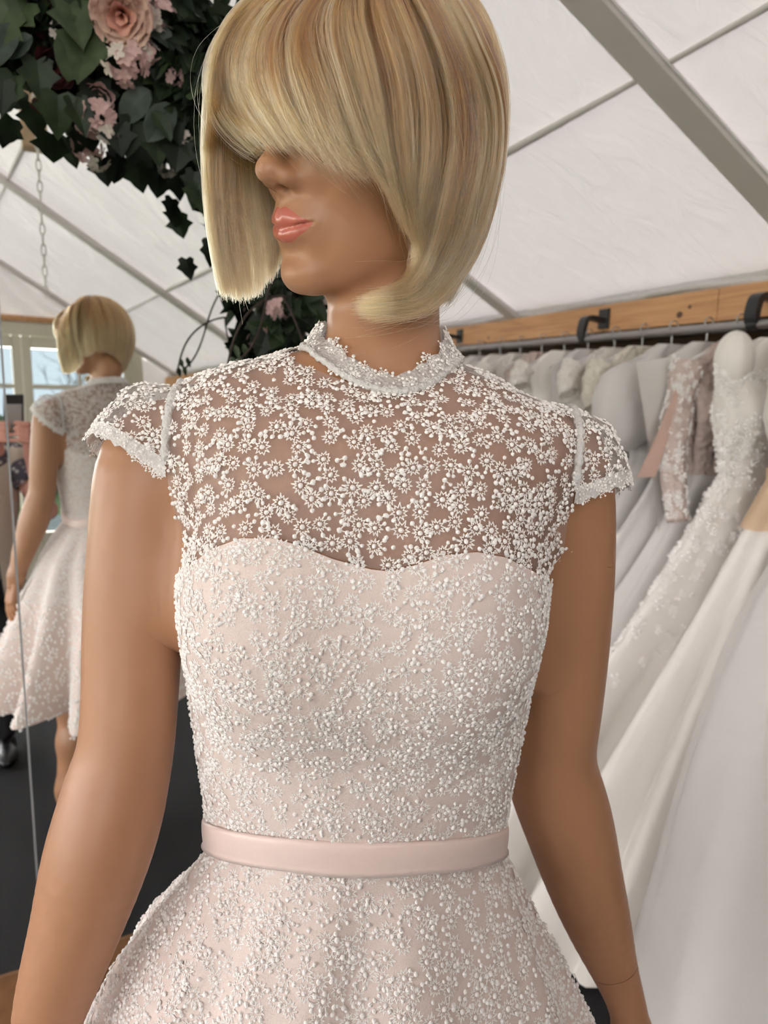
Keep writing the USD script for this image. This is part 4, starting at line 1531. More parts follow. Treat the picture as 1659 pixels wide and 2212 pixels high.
def azimuth_guide(az, end_u, grow=1.0, tuck=.0, fwd=0.0):
    """A guide on the far side or back, by azimuth about the head (0 = face, 90 = her left)."""
    a_ = math.radians(az)
    top = np.array([-.02, 0, ENV_C[2] + ENV_R[2] * .985])
    q = []
    for s in np.linspace(.12, 1, 9):
        el = pi / 2 * (1 - s)
        q.append(ENV_C + ENV_R * grow * np.array([math.cos(a_) * math.cos(el), math.sin(a_) * math.cos(el), math.sin(el)]))
    for u in np.linspace(ENV_C[2] - .02, end_u, 6):
        dn = ENV_C[2] - u
        t_ = 1 - .30 * smooth01(np.array(dn), .03, .20)
        s = (ENV_C[2] - u) / (ENV_C[2] - end_u)
        q.append(np.array([ENV_C[0] + ENV_R[0] * grow * t_ * math.cos(a_) * (1 - tuck * s * s) + fwd * s * s, ENV_R[1] * grow * t_ * math.sin(a_) * (1 - tuck * s * s), u]))
    q.insert(0, top)
    return spline(hd(np.array(q)), 16)


back = [azimuth_guide(az, eu, .985, tuck, fw) for az, eu, tuck, fw in ((128, -.124, .10, .01), (150, -.122, .16, .01), (170, -.118, .22, .005), (190, -.112, .25, 0), (205, -.105, .22, .005), (225, -.090, .16, .01), (245, -.076, .12, .01), (265, -.072, .08, .01), (282, -.078, .04, .01), (298, -.080, .02, .01))]
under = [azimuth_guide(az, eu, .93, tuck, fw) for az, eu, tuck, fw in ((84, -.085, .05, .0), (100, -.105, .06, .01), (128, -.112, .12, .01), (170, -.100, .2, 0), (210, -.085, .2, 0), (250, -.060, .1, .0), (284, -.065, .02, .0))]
# a close cap carries the hair
vcp, fcp = isosurface(lambda p: ell(to_head(p), np.array([-.010, 0, .030]), np.array([.103, .0795, .097])), HO + [-.13, -.13, -.13], HO + [.13, .13, .15], .004)
qc = to_head(vcp)
vcp, fcp = clip(vcp, fcp, np.minimum(qc[:, 2] - (.052 - .9 * np.clip(.06 - qc[:, 0], 0, .12)), 1) + 0 * qc[:, 0])
obj('cap', (loc(vcp), fcp), M_cap, wig, smooth=True, label='wig cap under the hair')
hair('fringe', [fill(gF, 2900, r, (.0, .010), .0022, .2, ragged=.06, short=.20), fill(gF[3:], 500, r, (-.001, .003), .0045, .12, ragged=.07, short=.1), fill(gF[6:] + gS[:3], 900, r, (.0, .008), .002, .2)], wig, 'long fringe swept across the brow')
hair('side_hair', [fill(gS, 3600, r, (.0, .012), .0018, .25), fill([g for g in gS[3:]], 700, r, (-.001, .002), .003, .2)], wig, 'near side hair curving in under the jaw')
hair('far_side_hair', [fill(gP, 3000, r, (.0, .008), .0016, .5)], wig, 'straight hair beside the far cheek')
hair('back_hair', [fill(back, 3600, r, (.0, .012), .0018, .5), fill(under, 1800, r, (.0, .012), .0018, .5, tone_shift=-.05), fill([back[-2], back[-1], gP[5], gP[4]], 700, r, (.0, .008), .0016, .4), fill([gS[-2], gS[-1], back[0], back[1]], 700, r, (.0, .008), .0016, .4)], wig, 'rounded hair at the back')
# single flyaway hairs
P, C, W = [], [], []
for k in range(80):
    g_ = (gS + gS + gF + gP[1:3])[r.integers(2 * len(gS) + len(gF) + 2)]
    t = np.linspace(0, 1, 16)[:, None]
    out = g_ - HO; out /= np.linalg.norm(out, axis=1, keepdims=True)
    a0 = r.uniform(.0, .5)
    p = g_ + out * (r.uniform(.001, .015) * np.sin(pi * np.clip((t - a0) / (1 - a0), 0, 1)) ** 2) + r.normal(0, .008, 3) * t + r.normal(0, .006, 3) * np.sin(t * r.uniform(3, 8)) * t
    P.append(p); C.append(np.tile(np.array([.62, .48, .32]) * r.uniform(.7, 1.2), (16, 1))); W.append(np.full(16, .00014))
hair('flyaway_hair', [(P, C, W)], wig, 'single stray hairs')

# ================================================================== the clothes rail and its gowns (tent frame)
XRL = 1.90
M_ivory = cloth_mat('ivory_satin', (0.80, 0.755, 0.70), 0.10, rough=0.42, bump=(14, .004), sheen=.2)
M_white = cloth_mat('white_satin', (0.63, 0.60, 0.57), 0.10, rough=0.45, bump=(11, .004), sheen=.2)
M_glace = cloth_mat('ivory_lace', (0.78, 0.735, 0.68), 0.18, rough=0.75, wave=(70, .010))
M_gtulle = cloth_mat('white_tulle', (0.80, 0.77, 0.75), 0.30, alpha=0.72, rough=0.8, bump=(24, .004))
M_cream = cloth_mat('cream_lace', (0.72, 0.67, 0.57), 0.18, rough=0.75, wave=(55, .012))
M_rosy = cloth_mat('rosy_lining', (0.58, 0.40, 0.33), 0.10, rough=0.5)
M_mauve = cloth_mat('mauve_lace', (0.62, 0.50, 0.45), 0.18, rough=0.75, wave=(48, .012))
M_bag = cloth_mat('clear_film', (0.72, 0.52, 0.34), 0.2, alpha=.75, rough=.25)
M_appl = cloth_mat('applique', (0.90, 0.87, 0.84), 0.0, rough=.6)

rail = thing('clothes_rail', 'long steel clothes rail on black brackets along the pine board', 'clothes rail', (XRL, 0, 0))
obj('pipe', trimesh.creation.cylinder(.0165, segment=[(0, YB + .4, ZRAIL), (0, YF - .3, ZRAIL)], sections=20), M_chrome, rail, smooth=40)


def bracket_at(px, py):
    d = ray(px, py) @ L2W.T
    return d[1] * XRL / d[0]


by = [bracket_at(1632, 690), bracket_at(1262, 735), bracket_at(962, 760)]
by = [by[0] - (by[1] - by[0]) * 1.3, by[0] - (by[1] - by[0]) * 2.6] + by + [by[2] + 1.2]
for y in by:
    zb = ZB1 - .06
    p = [(.10, y, zb), (.02, y, zb), (-.004, y, zb - .008), (-.012, y, zb - .03), (-.012, y, ZRAIL + .01), (0, y, ZRAIL + .0)]
    s = np.array(spline(p, 22))
    v = []
    w = .024
    t = np.gradient(s, axis=0); t /= np.linalg.norm(t, axis=1)[:, None]
    for c_, tt in zip(s, t):
        nn = np.array([-tt[2], 0, tt[0]])
        v += [c_ + nn * .010 + [0, -w, 0], c_ + nn * .010 + [0, w, 0], c_ - nn * .010 + [0, w, 0], c_ - nn * .010 + [0, -w, 0]]
    f = []
    for i in range(21):
        for j in range(4):
            k = (j + 1) % 4
            f += [[i * 4 + j, i * 4 + k, i * 4 + 4 + k], [i * 4 + j, i * 4 + 4 + k, i * 4 + 4 + j]]
    f += [[0, 1, 2], [0, 2, 3], [84, 86, 85], [84, 87, 86]]
    m = trimesh.Trimesh(np.array(v), np.array(f), process=False); m.fix_normals()
    br = obj('bracket', m, M_black, rail)
    obj('mounting_plate', bbox((.012, .07, .085), .003, (.094, y, zb)), M_black, br)
    obj('collar_clip', trimesh.creation.cylinder(.021, segment=[(0, y - .018, ZRAIL), (0, y + .018, ZRAIL)], sections=18), M_black, br, smooth=40)

# hangers: one, then copies
HW = .20
M_hook = mat('hanger_wire', (.45, .44, .43), .3, metallic=.9)
M_hanger = mat('hanger_clear', (.62, .60, .58), .25)


def hanger_parts(h_):
    q = [(.012 * math.cos(t) * 1.5, 0, .016 * math.sin(t) * 1.2) for t in np.linspace(-.2, pi + .9, 14)]
    q = q + [(-.004, 0, -.035), (0, 0, -.075)]
    obj('hook', tube(spline(q, 26), .0022, 6), M_hook, h_, smooth=True)
    t = np.linspace(-1, 1, 17)
    obj('shoulder_bar', tube(np.stack([t * HW, 0 * t, -.075 - .075 * np.abs(t) ** 1.6], 1), .006, 8), M_hanger, h_, smooth=True)


def gown_mesh(r, top, w_sh, w_bust, w_waist, z_waist, w_hem, length, thick, flare=1.0, folds=7, neck=.06, cx=0.0, lean=0.0):
    """A gown hanging flat on its hanger: x across the shoulders, y along the rail."""
    zs = np.concatenate([np.linspace(0, -.10, 7), np.linspace(-.13, z_waist, 9)[0:], np.linspace(z_waist - .05, -length, 22)])
    nk = 72
    th = np.arange(nk) * 2 * pi / nk
    ph = r.uniform(0, 6.28, 4)
    V = []
    for z in zs:
        if z > -.10:
            s = -z / .10
            w = neck + (w_sh - neck) * s ** .8
            tk = .018 + .02 * s
            dz = 0
        elif z > z_waist:
            s = (z + .10) / (z_waist + .10)
            w = w_sh + (w_bust - w_sh) * min(1, s * 3) + (w_waist - w_bust) * max(0, (s - .33) / .67)
            tk = .038 + thick * .5 * math.sin(pi * min(1, s * 1.2)) ** 2
        else:
            s = (z - z_waist) / (-length - z_waist)
            w = w_waist + (w_hem - w_waist) * s ** flare
            tk = .04 + (thick - .04) * s ** .7
        k = smooth01(np.array(-z), -z_waist, length)
        fo = (np.cos(folds * th + ph[0]) + .5 * np.cos((folds + 4) * th + ph[1] + 2 * k) + .4 * np.cos(3 * th + ph[2])) * (.004 + .050 * k * min(1, thick / .1))
        x = (w + fo * 1.2) * np.sign(np.cos(th)) * np.abs(np.cos(th)) ** .8
        y = (tk + fo * .8) * np.sign(np.sin(th)) * np.abs(np.sin(th)) ** .8
        x = cx + x + lean * k
        x = np.where(x > .12, .12 + .10 * np.tanh((x - .12) / .10), x)
        y = y - max(tk - .095, 0) * k * 1.0 - .10 * k
        V.append(np.stack([x, y, np.full(nk, top + z)], 1))
    return np.vstack(V), grid_faces(nk, len(zs), True)[:, ::-1]


def sleeve_mesh(x, z, L, w0, w1, out=.03, y=0.0, sway=0.0):
    t = np.linspace(0, 1, 14)
    path = np.stack([x + out * np.sin(t * pi / 2), y + sway * t * t, z - L * t], 1)
    rad = w0 + (w1 - w0) * t + .004 * np.sin(t * 19)
    m = tube(path, rad, 14, False)
    return m


def blossoms(v, f, n, size, r, zlo=None, zhi=None, xmax=None):
    """Raised lace flowers scattered over part of a gown, as one mesh."""
    c = v[f].mean(1)
    ok = np.ones(len(f), bool)
    if zlo is not None:
        ok &= (c[:, 2] > zlo) & (c[:, 2] < zhi)
    if xmax is not None:
        ok &= c[:, 0] < xmax
    ii = np.nonzero(ok)[0]
    N = nrm(v, f)
    V, F_, o = [], [], 0
    for k in r.choice(ii, n):
        fl = FLOWERS[r.integers(8)] if r.random() < .6 else KNOTS[r.integers(6)]
        w_ = r.dirichlet((1, 1, 1))
        p = (v[f[k]] * w_[:, None]).sum(0)
        m = N[f[k, 0]]
        q = place((fl[0] * [1, 1, 2.0], fl[1]), p, m, r.uniform(0, 6.28), size * r.uniform(.7, 1.3))
        V.append(q); F_.append(fl[1] + o); o += len(q)
    return np.vstack(V), np.vstack(F_)


r = np.random.default_rng(33)
DROP = -.10                                      # from rail to the gown's neck


def gown_y(px, py=720):
    d = ray(px, py) @ L2W.T
    return d[1] * XRL / d[0]


hang = None
GOWNS = [  # hook pixel, label, fabric of bodice/skirt, options
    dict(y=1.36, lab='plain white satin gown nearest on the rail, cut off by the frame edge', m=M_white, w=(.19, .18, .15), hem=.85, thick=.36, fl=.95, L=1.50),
    dict(y=1.54, lab='ivory gown with sheer lace straps and clear film over its waist, second on the rail', m=M_ivory, w=(.20, .17, .14), hem=.84, thick=.13, L=1.46, film=1, strap=1),
    dict(y=1.72, lab='ivory lace gown covered in raised flower appliques, with a puffed shoulder', m=M_ivory, w=(.21, .19, .15), hem=.84, thick=.11, L=1.48, appl=1, ln=-.22),
    dict(y=1.86, lab='mauve and tan lace gown with a long lace sleeve', m=M_mauve, w=(.19, .17, .14), hem=.55, thick=.10, L=1.44, sleeve=(M_mauve, .50), under=1, ln=-.36),
    dict(y=2.00, lab='white satin gown with a broad folded cape collar hanging down', m=M_white, w=(.20, .17, .15), hem=.80, thick=.10, L=1.46, cape=1, ln=-.42),
    dict(y=2.17, lab='gown with a round white tulle puff at the shoulder beside the satin cape', m=M_gtulle, w=(.19, .17, .14), hem=.80, thick=.11, L=1.46, puff=1, ln=-.40),
    dict(y=2.33, lab='cream lace gown with a beaded bodice behind the tulle puff', m=M_cream, w=(.20, .18, .15), hem=.50, thick=.10, L=1.44, sleeve=(M_cream, .16)),
    dict(y=2.50, lab='ivory lace gown with cap sleeves, seventh along the rail', m=M_glace, w=(.19, .18, .15), hem=.50, thick=.10, L=1.44, sleeve=(M_glace, .12)),
    dict(y=2.68, lab='white tulle gown with a thin lace bodice, eighth along the rail', m=M_gtulle, w=(.18, .16, .14), hem=.52, thick=.10, L=1.44),
    dict(y=2.86, lab='ivory satin gown with lace shoulders, ninth along the rail', m=M_ivory, w=(.20, .17, .14), hem=.50, thick=.10, L=1.44, sleeve=(M_glace, .10)),
    dict(y=3.05, lab='mauve tinted lace gown, tenth along the rail', m=M_mauve, w=(.19, .17, .14), hem=.32, thick=.09, L=1.44),
    dict(y=3.25, lab='white lace gown, eleventh along the rail', m=M_glace, w=(.19, .17, .14), hem=.32, thick=.10, L=1.44, sleeve=(M_glace, .12)),
    dict(y=3.46, lab='cream satin gown, twelfth along the rail', m=M_ivory, w=(.19, .17, .14), hem=.32, thick=.10, L=1.44),
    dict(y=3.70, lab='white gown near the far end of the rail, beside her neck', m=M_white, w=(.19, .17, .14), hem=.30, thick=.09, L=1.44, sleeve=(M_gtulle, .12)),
    dict(y=3.95, lab='cream lace gown last in view along the rail', m=M_cream, w=(.19, .17, .14), hem=.30, thick=.09, L=1.44),
]
for i, G in enumerate(GOWNS):
    rz = r.normal(0, .05)
    lab = 'clear plastic hanger with a steel hook holding the ' + ['nearest white satin gown', 'ivory film-wrapped gown', 'flower applique gown', 'mauve sleeved gown', 'satin cape gown', 'tulle puff gown', 'beaded cream gown', 'seventh lace gown', 'eighth tulle gown', 'ninth satin gown', 'tenth mauve gown', 'eleventh lace gown', 'twelfth cream gown', 'white gown beside her neck', 'last cream gown'][i]
    if hang is None:
        hang = thing('hanger', lab, 'hanger', (XRL, G['y'], ZRAIL + .0185), rz, 'hangers on the rail')
        hanger_parts(hang)
    else:
        dup(hang, (XRL, G['y'], ZRAIL + .0185), rz, lab)
    g = thing('gown', G['lab'], 'gown', (XRL, G['y'], 0), rz, 'gowns on the rail')
    top = ZRAIL - .065 + .0185
    w = G['w']
    zw = -.42
    v, f = gown_mesh(r, top, w[0], w[1], w[2], zw, G['hem'], top - .012, G['thick'], flare=G.get('fl', 1.0), folds=int(r.integers(5, 9)), cx=0, lean=G.get('ln', -.10 if i < 2 else -.20))
    cut = top + zw - .02
    vb_, fb_ = clip(v, f, v[:, 2] - cut)
    vs_, fs_ = clip(v, f, cut - v[:, 2])
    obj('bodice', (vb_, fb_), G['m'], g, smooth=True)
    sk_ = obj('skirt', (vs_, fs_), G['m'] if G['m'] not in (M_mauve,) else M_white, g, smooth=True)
    if G['m'] is M_gtulle:
        vi = v.copy(); vi[:, :2] = (vi[:, :2] - [0, 0]) * .92
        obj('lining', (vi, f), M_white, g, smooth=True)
    if 'sleeve' in G:
        sm, L = G['sleeve']
        for s in (-1, 1):
            obj('sleeve', sleeve_mesh(-(w[0] - .005) if s < 0 else .135, top - .075, L, .048, .042 - .008 * (L > .4), out=(.05 + .015 * (L > .4)) * s if s < 0 else .0, sway=(-.05 - .06 * (L > .4)) if s < 0 else 0), sm, g, smooth=True)
            if L > .4 and s < 0:
                sv = sleeve_mesh(s * (w[0] - .005), top - .075, L, .048, .034, out=-.065, sway=-.11)
                obj('lace_pattern', blossoms(np.array(sv.vertices), np.array(sv.faces), 170, 1.7, r), M_appl, g, kind='stuff', label='white lace flowers on the sleeve')
    if G.get('appl'):
        ap = blossoms(v, f, 520, 2.0, r, top - 1.05, top - .10, -.02)
        obj('lace_applique', ap, M_appl, g, kind='stuff')
        pf = trimesh.creation.icosphere(3, 1)
        obj('shoulder_puff', trimesh.Trimesh(pf.vertices * [.062, .050, .085] * (1 + .02 * np.cos(7 * np.arctan2(pf.vertices[:, 1], pf.vertices[:, 0])))[:, None] + [-.15, 0, top - .07], pf.faces, process=False), M_ivory, g, smooth=True)
    if G.get('film'):
        vf, ff = clip(v, f, np.minimum(top - .38 - v[:, 2], v[:, 2] - (top - .56)))
        vf = vf + nrm(vf, ff) * .012
        obj('waist_film', (vf, ff), M_bag, g, smooth=True, label='translucent tan film')
    if G.get('strap'):
        for s in (-1, 1):
            q = np.array([(s * .10, 0, top + .01), (s * .15, -.035, top - .03), (s * .155, -.055, top - .14), (s * .12, -.05, top - .26)])
            p = spline(q, 16)
            vv = np.concatenate([p + [-.028, 0, 0], p + [.028, 0, 0]])
            obj('lace_strap', (vv, grid_faces(16, 2)), M_glace, g, smooth=True)
    if G.get('under'):
        q = spline([(-.215, -.02, top - .11), (-.275, -.045, top - .27), (-.345, -.06, top - .44)], 14)
        wq = np.linspace(.008, .035, 14)[:, None]
        vv = np.concatenate([q - wq * [1, 0, 0], q + wq * [1, .1, 0]])
        obj('rosy_lining', (vv, grid_faces(14, 2)), M_rosy, g, smooth=True, label='tan rose lining showing')
    if G.get('cape'):
        # a wide collar folded over the shoulder, a pointed flap hanging on the room side
        n_, m_ = 26, 30
        vv = []
        for j in range(m_):
            s = j / (m_ - 1)
            for k in range(n_):
                t = k / (n_ - 1)
                x = -.02 - .31 * t + .03 * s * (1 - t)
                drop_ = .03 + .05 * t + (.62 * t + .10 * (1 - t)) * s
                y = -.065 - .045 * math.sin(pi * min(1, s * 1.2) * .5) - .02 * math.sin(t * 5 + s * 2)
                vv.append([x + .10 * s * t, y, top - drop_])
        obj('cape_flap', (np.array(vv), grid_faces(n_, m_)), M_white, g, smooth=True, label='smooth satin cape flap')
        q = trimesh.creation.icosphere(2, 1)
        obj('bow', trimesh.Trimesh(q.vertices * [.05, .02, .022] * (1 + .35 * np.abs(q.vertices[:, :1])) + [-.10, -.085, top - .09], q.faces, process=False), M_ivory, g, smooth=True)
    if G.get('puff'):
        q = trimesh.creation.icosphere(4, 1)
        d_ = 1 + .10 * (meshkit.fbm(q.vertices * 3.0, 3, 5) - .5)
        obj('tulle_puff', trimesh.Trimesh(q.vertices * d_[:, None] * [.13, .10, .16] + [-.20, -.02, top - .23], q.faces, process=False), M_gtulle, g, smooth=True)
        q = trimesh.creation.icosphere(3, 1)
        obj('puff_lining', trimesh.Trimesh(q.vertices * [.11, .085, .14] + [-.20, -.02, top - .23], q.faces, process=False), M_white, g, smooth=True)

# ================================================================== the flower garland round the mirror (view frame)
def leaf_mat(name, c):
    return usdkit.material(stage, f'/World/Looks/{name}', {
        'tc': ('texture_coordinate', {}), 'n': ('noise_texture', {'scale': 40, 'detail': 3}),
        'r': ('rgb_ramp', {'ramp': [(.3, tuple(x * .7 for x in c)), (.7, tuple(min(1, x * 1.3) for x in c))]}),
        'p': ('principled_bsdf', {'roughness': .5, 'specular_ior_level': .3}), 't': ('translucent_bsdf', {}), 'm': ('mix_closure', {'fac': .12})},
        [('tc.object', 'n.vector'), ('n.fac', 'r.fac'), ('r.color', 'p.base_color'), ('r.color', 't.color'), ('p.BSDF', 'm.closure1'), ('t.BSDF', 'm.closure2')], surface='m.closure')


M_leaf = [leaf_mat('ivy_dark', (.010, .017, .009)), leaf_mat('ivy_mid', (.020, .034, .014)), leaf_mat('ivy_light', (.048, .070, .032)), leaf_mat('eucalyptus', (.050, .066, .055))]
M_stem = mat('vine_stem', (.030, .018, .012), .8)
M_plum = mat('plum_petal', (.075, .010, .014), .7)
M_peach = cloth_mat('peach_petal', (.80, .45, .36), .25, rough=.7)
M_peach2 = cloth_mat('pale_peach_petal', (.82, .60, .50), .25, rough=.7)
M_hyd = cloth_mat('pink_floret', (.68, .47, .45), .25, rough=.7)
M_hyd2 = cloth_mat('white_floret', (.70, .62, .56), .25, rough=.7)
M_purple = cloth_mat('purple_petal', (.25, .06, .16), .2, rough=.7)
M_pollen = mat('floret_eye', (.35, .33, .10), .7)


def on_n(px, py, n):
    d = ray(px, py)
    return d * (n / (d @ NM))


def leaf_shape(kind, r):
    """A leaf in the xy plane, stalk at the origin, tip along +x, 1 long; folded along the midrib."""
    if kind == 'ivy':
        a_ = [(0, .0), (-.12, .22), (-.02, .42), (.18, .36), (.34, .58), (.52, .34), (.70, .24), (1.0, 0)]
    elif kind == 'oval':
        a_ = [(0, 0), (.10, .16), (.30, .28), (.52, .31), (.75, .24), (.92, .11), (1.0, 0)]
    else:
        a_ = [(0, 0), (.12, .12), (.32, .22), (.55, .20), (.78, .11), (1.0, 0)]
    a_ = np.array(a_) * [1, r.uniform(.8, 1.1)]
    n_ = len(a_)
    fold, curl = r.uniform(.1, .5), r.uniform(-.35, .15)
    mid = np.stack([a_[:, 0], 0 * a_[:, 0]], 1)
    V, F_ = [], []
    for s in (-1, 1):
        o = len(V)
        for (x, y), (mx, _) in zip(a_, mid):
            V.append([x, s * y, y * fold + curl * x * x])
        for (mx, _) in mid:
            V.append([max(mx, 0), 0, curl * mx * mx])
        for i in range(n_ - 1):
            q = [o + i, o + i + 1, o + n_ + i + 1, o + n_ + i]
            if s < 0:
                q = q[::-1]
            F_ += [[q[0], q[2], q[1]], [q[0], q[3], q[2]]]
    return np.array(V), np.array(F_)


def frame_of(d, up):
    d = d / np.linalg.norm(d)
    y = np.cross(up, d); y /= np.linalg.norm(y) + 1e-9
    return np.stack([d, y, np.cross(d, y)])


GB = on_n(640, 900, 1.33) * [1, 1, 0] + [0, 0, -H]
gar = thing('flower_garland', 'dark leafy garland with peach roses and pink blossoms framing the mirror', 'garland', to_world(GB) * [1, 1, 0], -YAW)
gl = lambda v: np.asarray(v, float) - GB
r = np.random.default_rng(5)
path = spline([on_n(*q) for q in ((-420, -170, 1.44), (-150, -130, 1.44), (60, -72, 1.44), (200, -14, 1.44), (310, 44, 1.435), (420, 120, 1.43), (510, 250, 1.42), (568, 400, 1.42), (606, 540, 1.42), (632, 680, 1.42), (645, 860, 1.42))], 60)
side_dir = -NM
prad = np.interp(np.arange(60), [0, 22, 30, 36, 60], [.098, .098, .098, .050, .042])
pole = np.vstack([path, [path[-1] * [1, 1, 0] + [0, 0, -.6], path[-1] * [1, 1, 0] + [0, 0, -H + .002]]])
obj('arch_pole', tube(gl(pole), .012, 8), M_stem, gar, smooth=True)
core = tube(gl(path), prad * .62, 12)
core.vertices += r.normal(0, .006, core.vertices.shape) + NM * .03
obj('dark_filling', core, leaf_mat('inner_dark', (.007, .008, .006)), gar, label='dark inner filling of the garland')  # near-black core tube inside the leaves
tan = np.gradient(path, axis=0); tan /= np.linalg.norm(tan, axis=1)[:, None]


def add_leaf(p, d, up, size, kind, m, as_part=True):
    v, f = leaf_shape(kind, r)
    R_ = frame_of(d, up)
    return gl(p + v * size @ R_), f


stuff = {0: [], 1: []}
parts_left = 262
lv = []
for k in range(900):
    i = r.integers(0, 60) if k % 3 else r.integers(10, 40)
    ang = r.uniform(0, 2 * pi)
    u = np.cross(tan[i], side_dir); u /= np.linalg.norm(u)
    w = np.cross(u, tan[i])
    rad = prad[i] * r.uniform(.62, 1.05)
    o_ = u * math.cos(ang) + w * math.sin(ang)
    if o_ @ side_dir < -.25:
        o_ = o_ - 2 * side_dir * (o_ @ side_dir)
    p = path[i] + (o_ - .45 * side_dir * (o_ @ side_dir)) * rad
    front = o_ @ side_dir
    d = o_ * r.uniform(.3, 1.0) + np.array([0, 0, -1]) * r.uniform(.3, 1.1) + r.normal(0, .35, 3)
    kind = ('ivy', 'ivy', 'oval', 'point')[r.integers(4)]
    mi = r.choice(4, p=(.45, .33, .08, .14)) if kind != 'oval' else r.choice(4, p=(.2, .2, .1, .5))
    size = r.uniform(.040, .068) if kind != 'point' else r.uniform(.045, .075)
    up = o_ + side_dir * .4 + r.normal(0, .4, 3)
    lv.append((front + r.uniform(-.3, .3) + (i < 45) * .2 - (i < 6) * 2, p, d, up, size, kind, mi))
# leaves traced where they hang free against the light
for px, py, sz, dx in ((125, 205, .062, -.1), (160, 215, .055, .3), (30, 165, .055, -.4), (8, 175, .05, -.2), (290, 262, .058, -.3), (330, 285, .055, .2), (388, 305, .052, -.2), (412, 300, .05, .3), (432, 322, .045, 0), (420, 372, .042, -.3), (432, 412, .045, .2), (428, 400, .042, -.3), (452, 520, .045, .1), (250, 268, .05, .1), (355, 240, .06, .4), (80, 130, .06, .0), (205, 175, .06, .2), (548, 470, .05, -.6), (560, 600, .05, -.5), (590, 640, .05, -.5), (575, 720, .05, -.4), (690, 690, .05, .5), (610, 745, .045, -.3)):
    lv.append((5, on_n(px, py, 1.40), np.array([dx, .1, -1.0]), side_dir + np.array([.4 * dx, 0, .3]), sz * 1.08, 'ivy', int(r.integers(0, 2))))
for px, py, sz, dx, kd, mi in ((305, 45, .06, 1, 'oval', 3), (165, 55, .075, -.1, 'oval', 2), (150, 10, .07, .2, 'ivy', 2), (190, 65, .085, -.1, 'ivy', 2), (40, 55, .075, -.5, 'oval', 3), (70, 78, .05, -.8, 'oval', 3), (325, 195, .07, -.7, 'oval', 3), (375, 225, .075, -.4, 'oval', 3), (345, 70, .05, .8, 'point', 3), (60, 5, .06, -.5, 'ivy', 2), (20, 20, .07, -.4, 'ivy', 2), (330, 240, .05, .5, 'oval', 1)):
    lv.append((6, on_n(px, py, 1.375), np.array([dx, -.1, -.6]), side_dir + np.array([0, 0, .35]), sz * 1.1, kd, mi))
lv.sort(key=lambda x: -x[0])
for k, (sc_, p, d, up, size, kind, mi) in enumerate(lv):
    v, f = add_leaf(p, d, up, size, kind, mi)
    if k < parts_left:
        obj('leaf', (v, f), M_leaf[mi], gar)
    else:
        stuff[min(mi, 1)].append((v, f))
for k in (0, 1):
    obj('small_leaves', join(stuff[k]), M_leaf[k], gar, kind='stuff')
# trailing tendrils
for pts in ([(628, 640, 1.30), (560, 655, 1.29), (520, 700, 1.28), (505, 735, 1.28), (492, 790, 1.28)], [(606, 560, 1.30), (575, 650, 1.28), (545, 745, 1.27), (520, 775, 1.27)], [(610, 640, 1.3), (640, 700, 1.27), (660, 760, 1.27)]):
    obj('tendril', tube(gl(spline([on_n(*q) for q in pts], 20)), .0022, 5), M_stem, gar, smooth=True)
for px, py in ((507, 745), (516, 768), (525, 742), (500, 770)):
    v, f = add_leaf(on_n(px, py, 1.27), np.array([.3, 0, -1.]), side_dir, .026, 'point', 2)
    obj('leaf', (v, f), M_leaf[2], gar)


def petal(w, L, cup, r, n=5):
    """A rounded petal standing on the origin, opening along +z, bent outwards at its rim."""
    t = np.linspace(0, 1, n); s = np.linspace(-1, 1, n)
    V = []
    for a_ in t:
        for b_ in s:
            ww = w * math.sin(min(1, .25 + a_ * .85) * pi * .62) * (1 - .25 * a_ ** 4)
            x = b_ * ww
            V.append([x, -cup * (b_ * b_) * w * .6 + .35 * L * max(0, a_ - .65) ** 1.3 * 1.6 + r.normal(0, .01 * L), L * a_ * (1 - .12 * b_ * b_)])
    return np.array(V), grid_faces(n, n)


def rose(c, axis, size, mats, nm='rose', layers=4):
    R_ = frame_of(np.cross(axis, [.3, .2, .9]), axis)          # rows: x, y, axis
    R_ = np.stack([R_[0], R_[1], axis / np.linalg.norm(axis)])
    ro = part(nm, gar)
    k = 0
    for ly in range(layers):
        m_ = 3 + ly + (ly > 1)
        for j in range(m_):
            a_ = 2 * pi * j / m_ + ly * .7 + r.normal(0, .1)
            v, f = petal(size * (.20 + .13 * ly), size * (.62 + .05 * ly - .05 * ly * ly * .3), 1.0, r)
            tilt = .10 + .27 * ly
            off = size * (.03 + .065 * ly)
            y = v[:, 1] * math.cos(tilt) + v[:, 2] * math.sin(tilt) + off
            z = -v[:, 1] * math.sin(tilt) + v[:, 2] * math.cos(tilt)
            x2 = v[:, 0] * math.cos(a_) - y * math.sin(a_)
            y2 = v[:, 0] * math.sin(a_) + y * math.cos(a_)
            obj('petal', (gl(c + np.stack([x2, y2, z - size * .35], 1) @ R_), f), mats[min(ly, len(mats) - 1)], ro, smooth=True)
    return ro


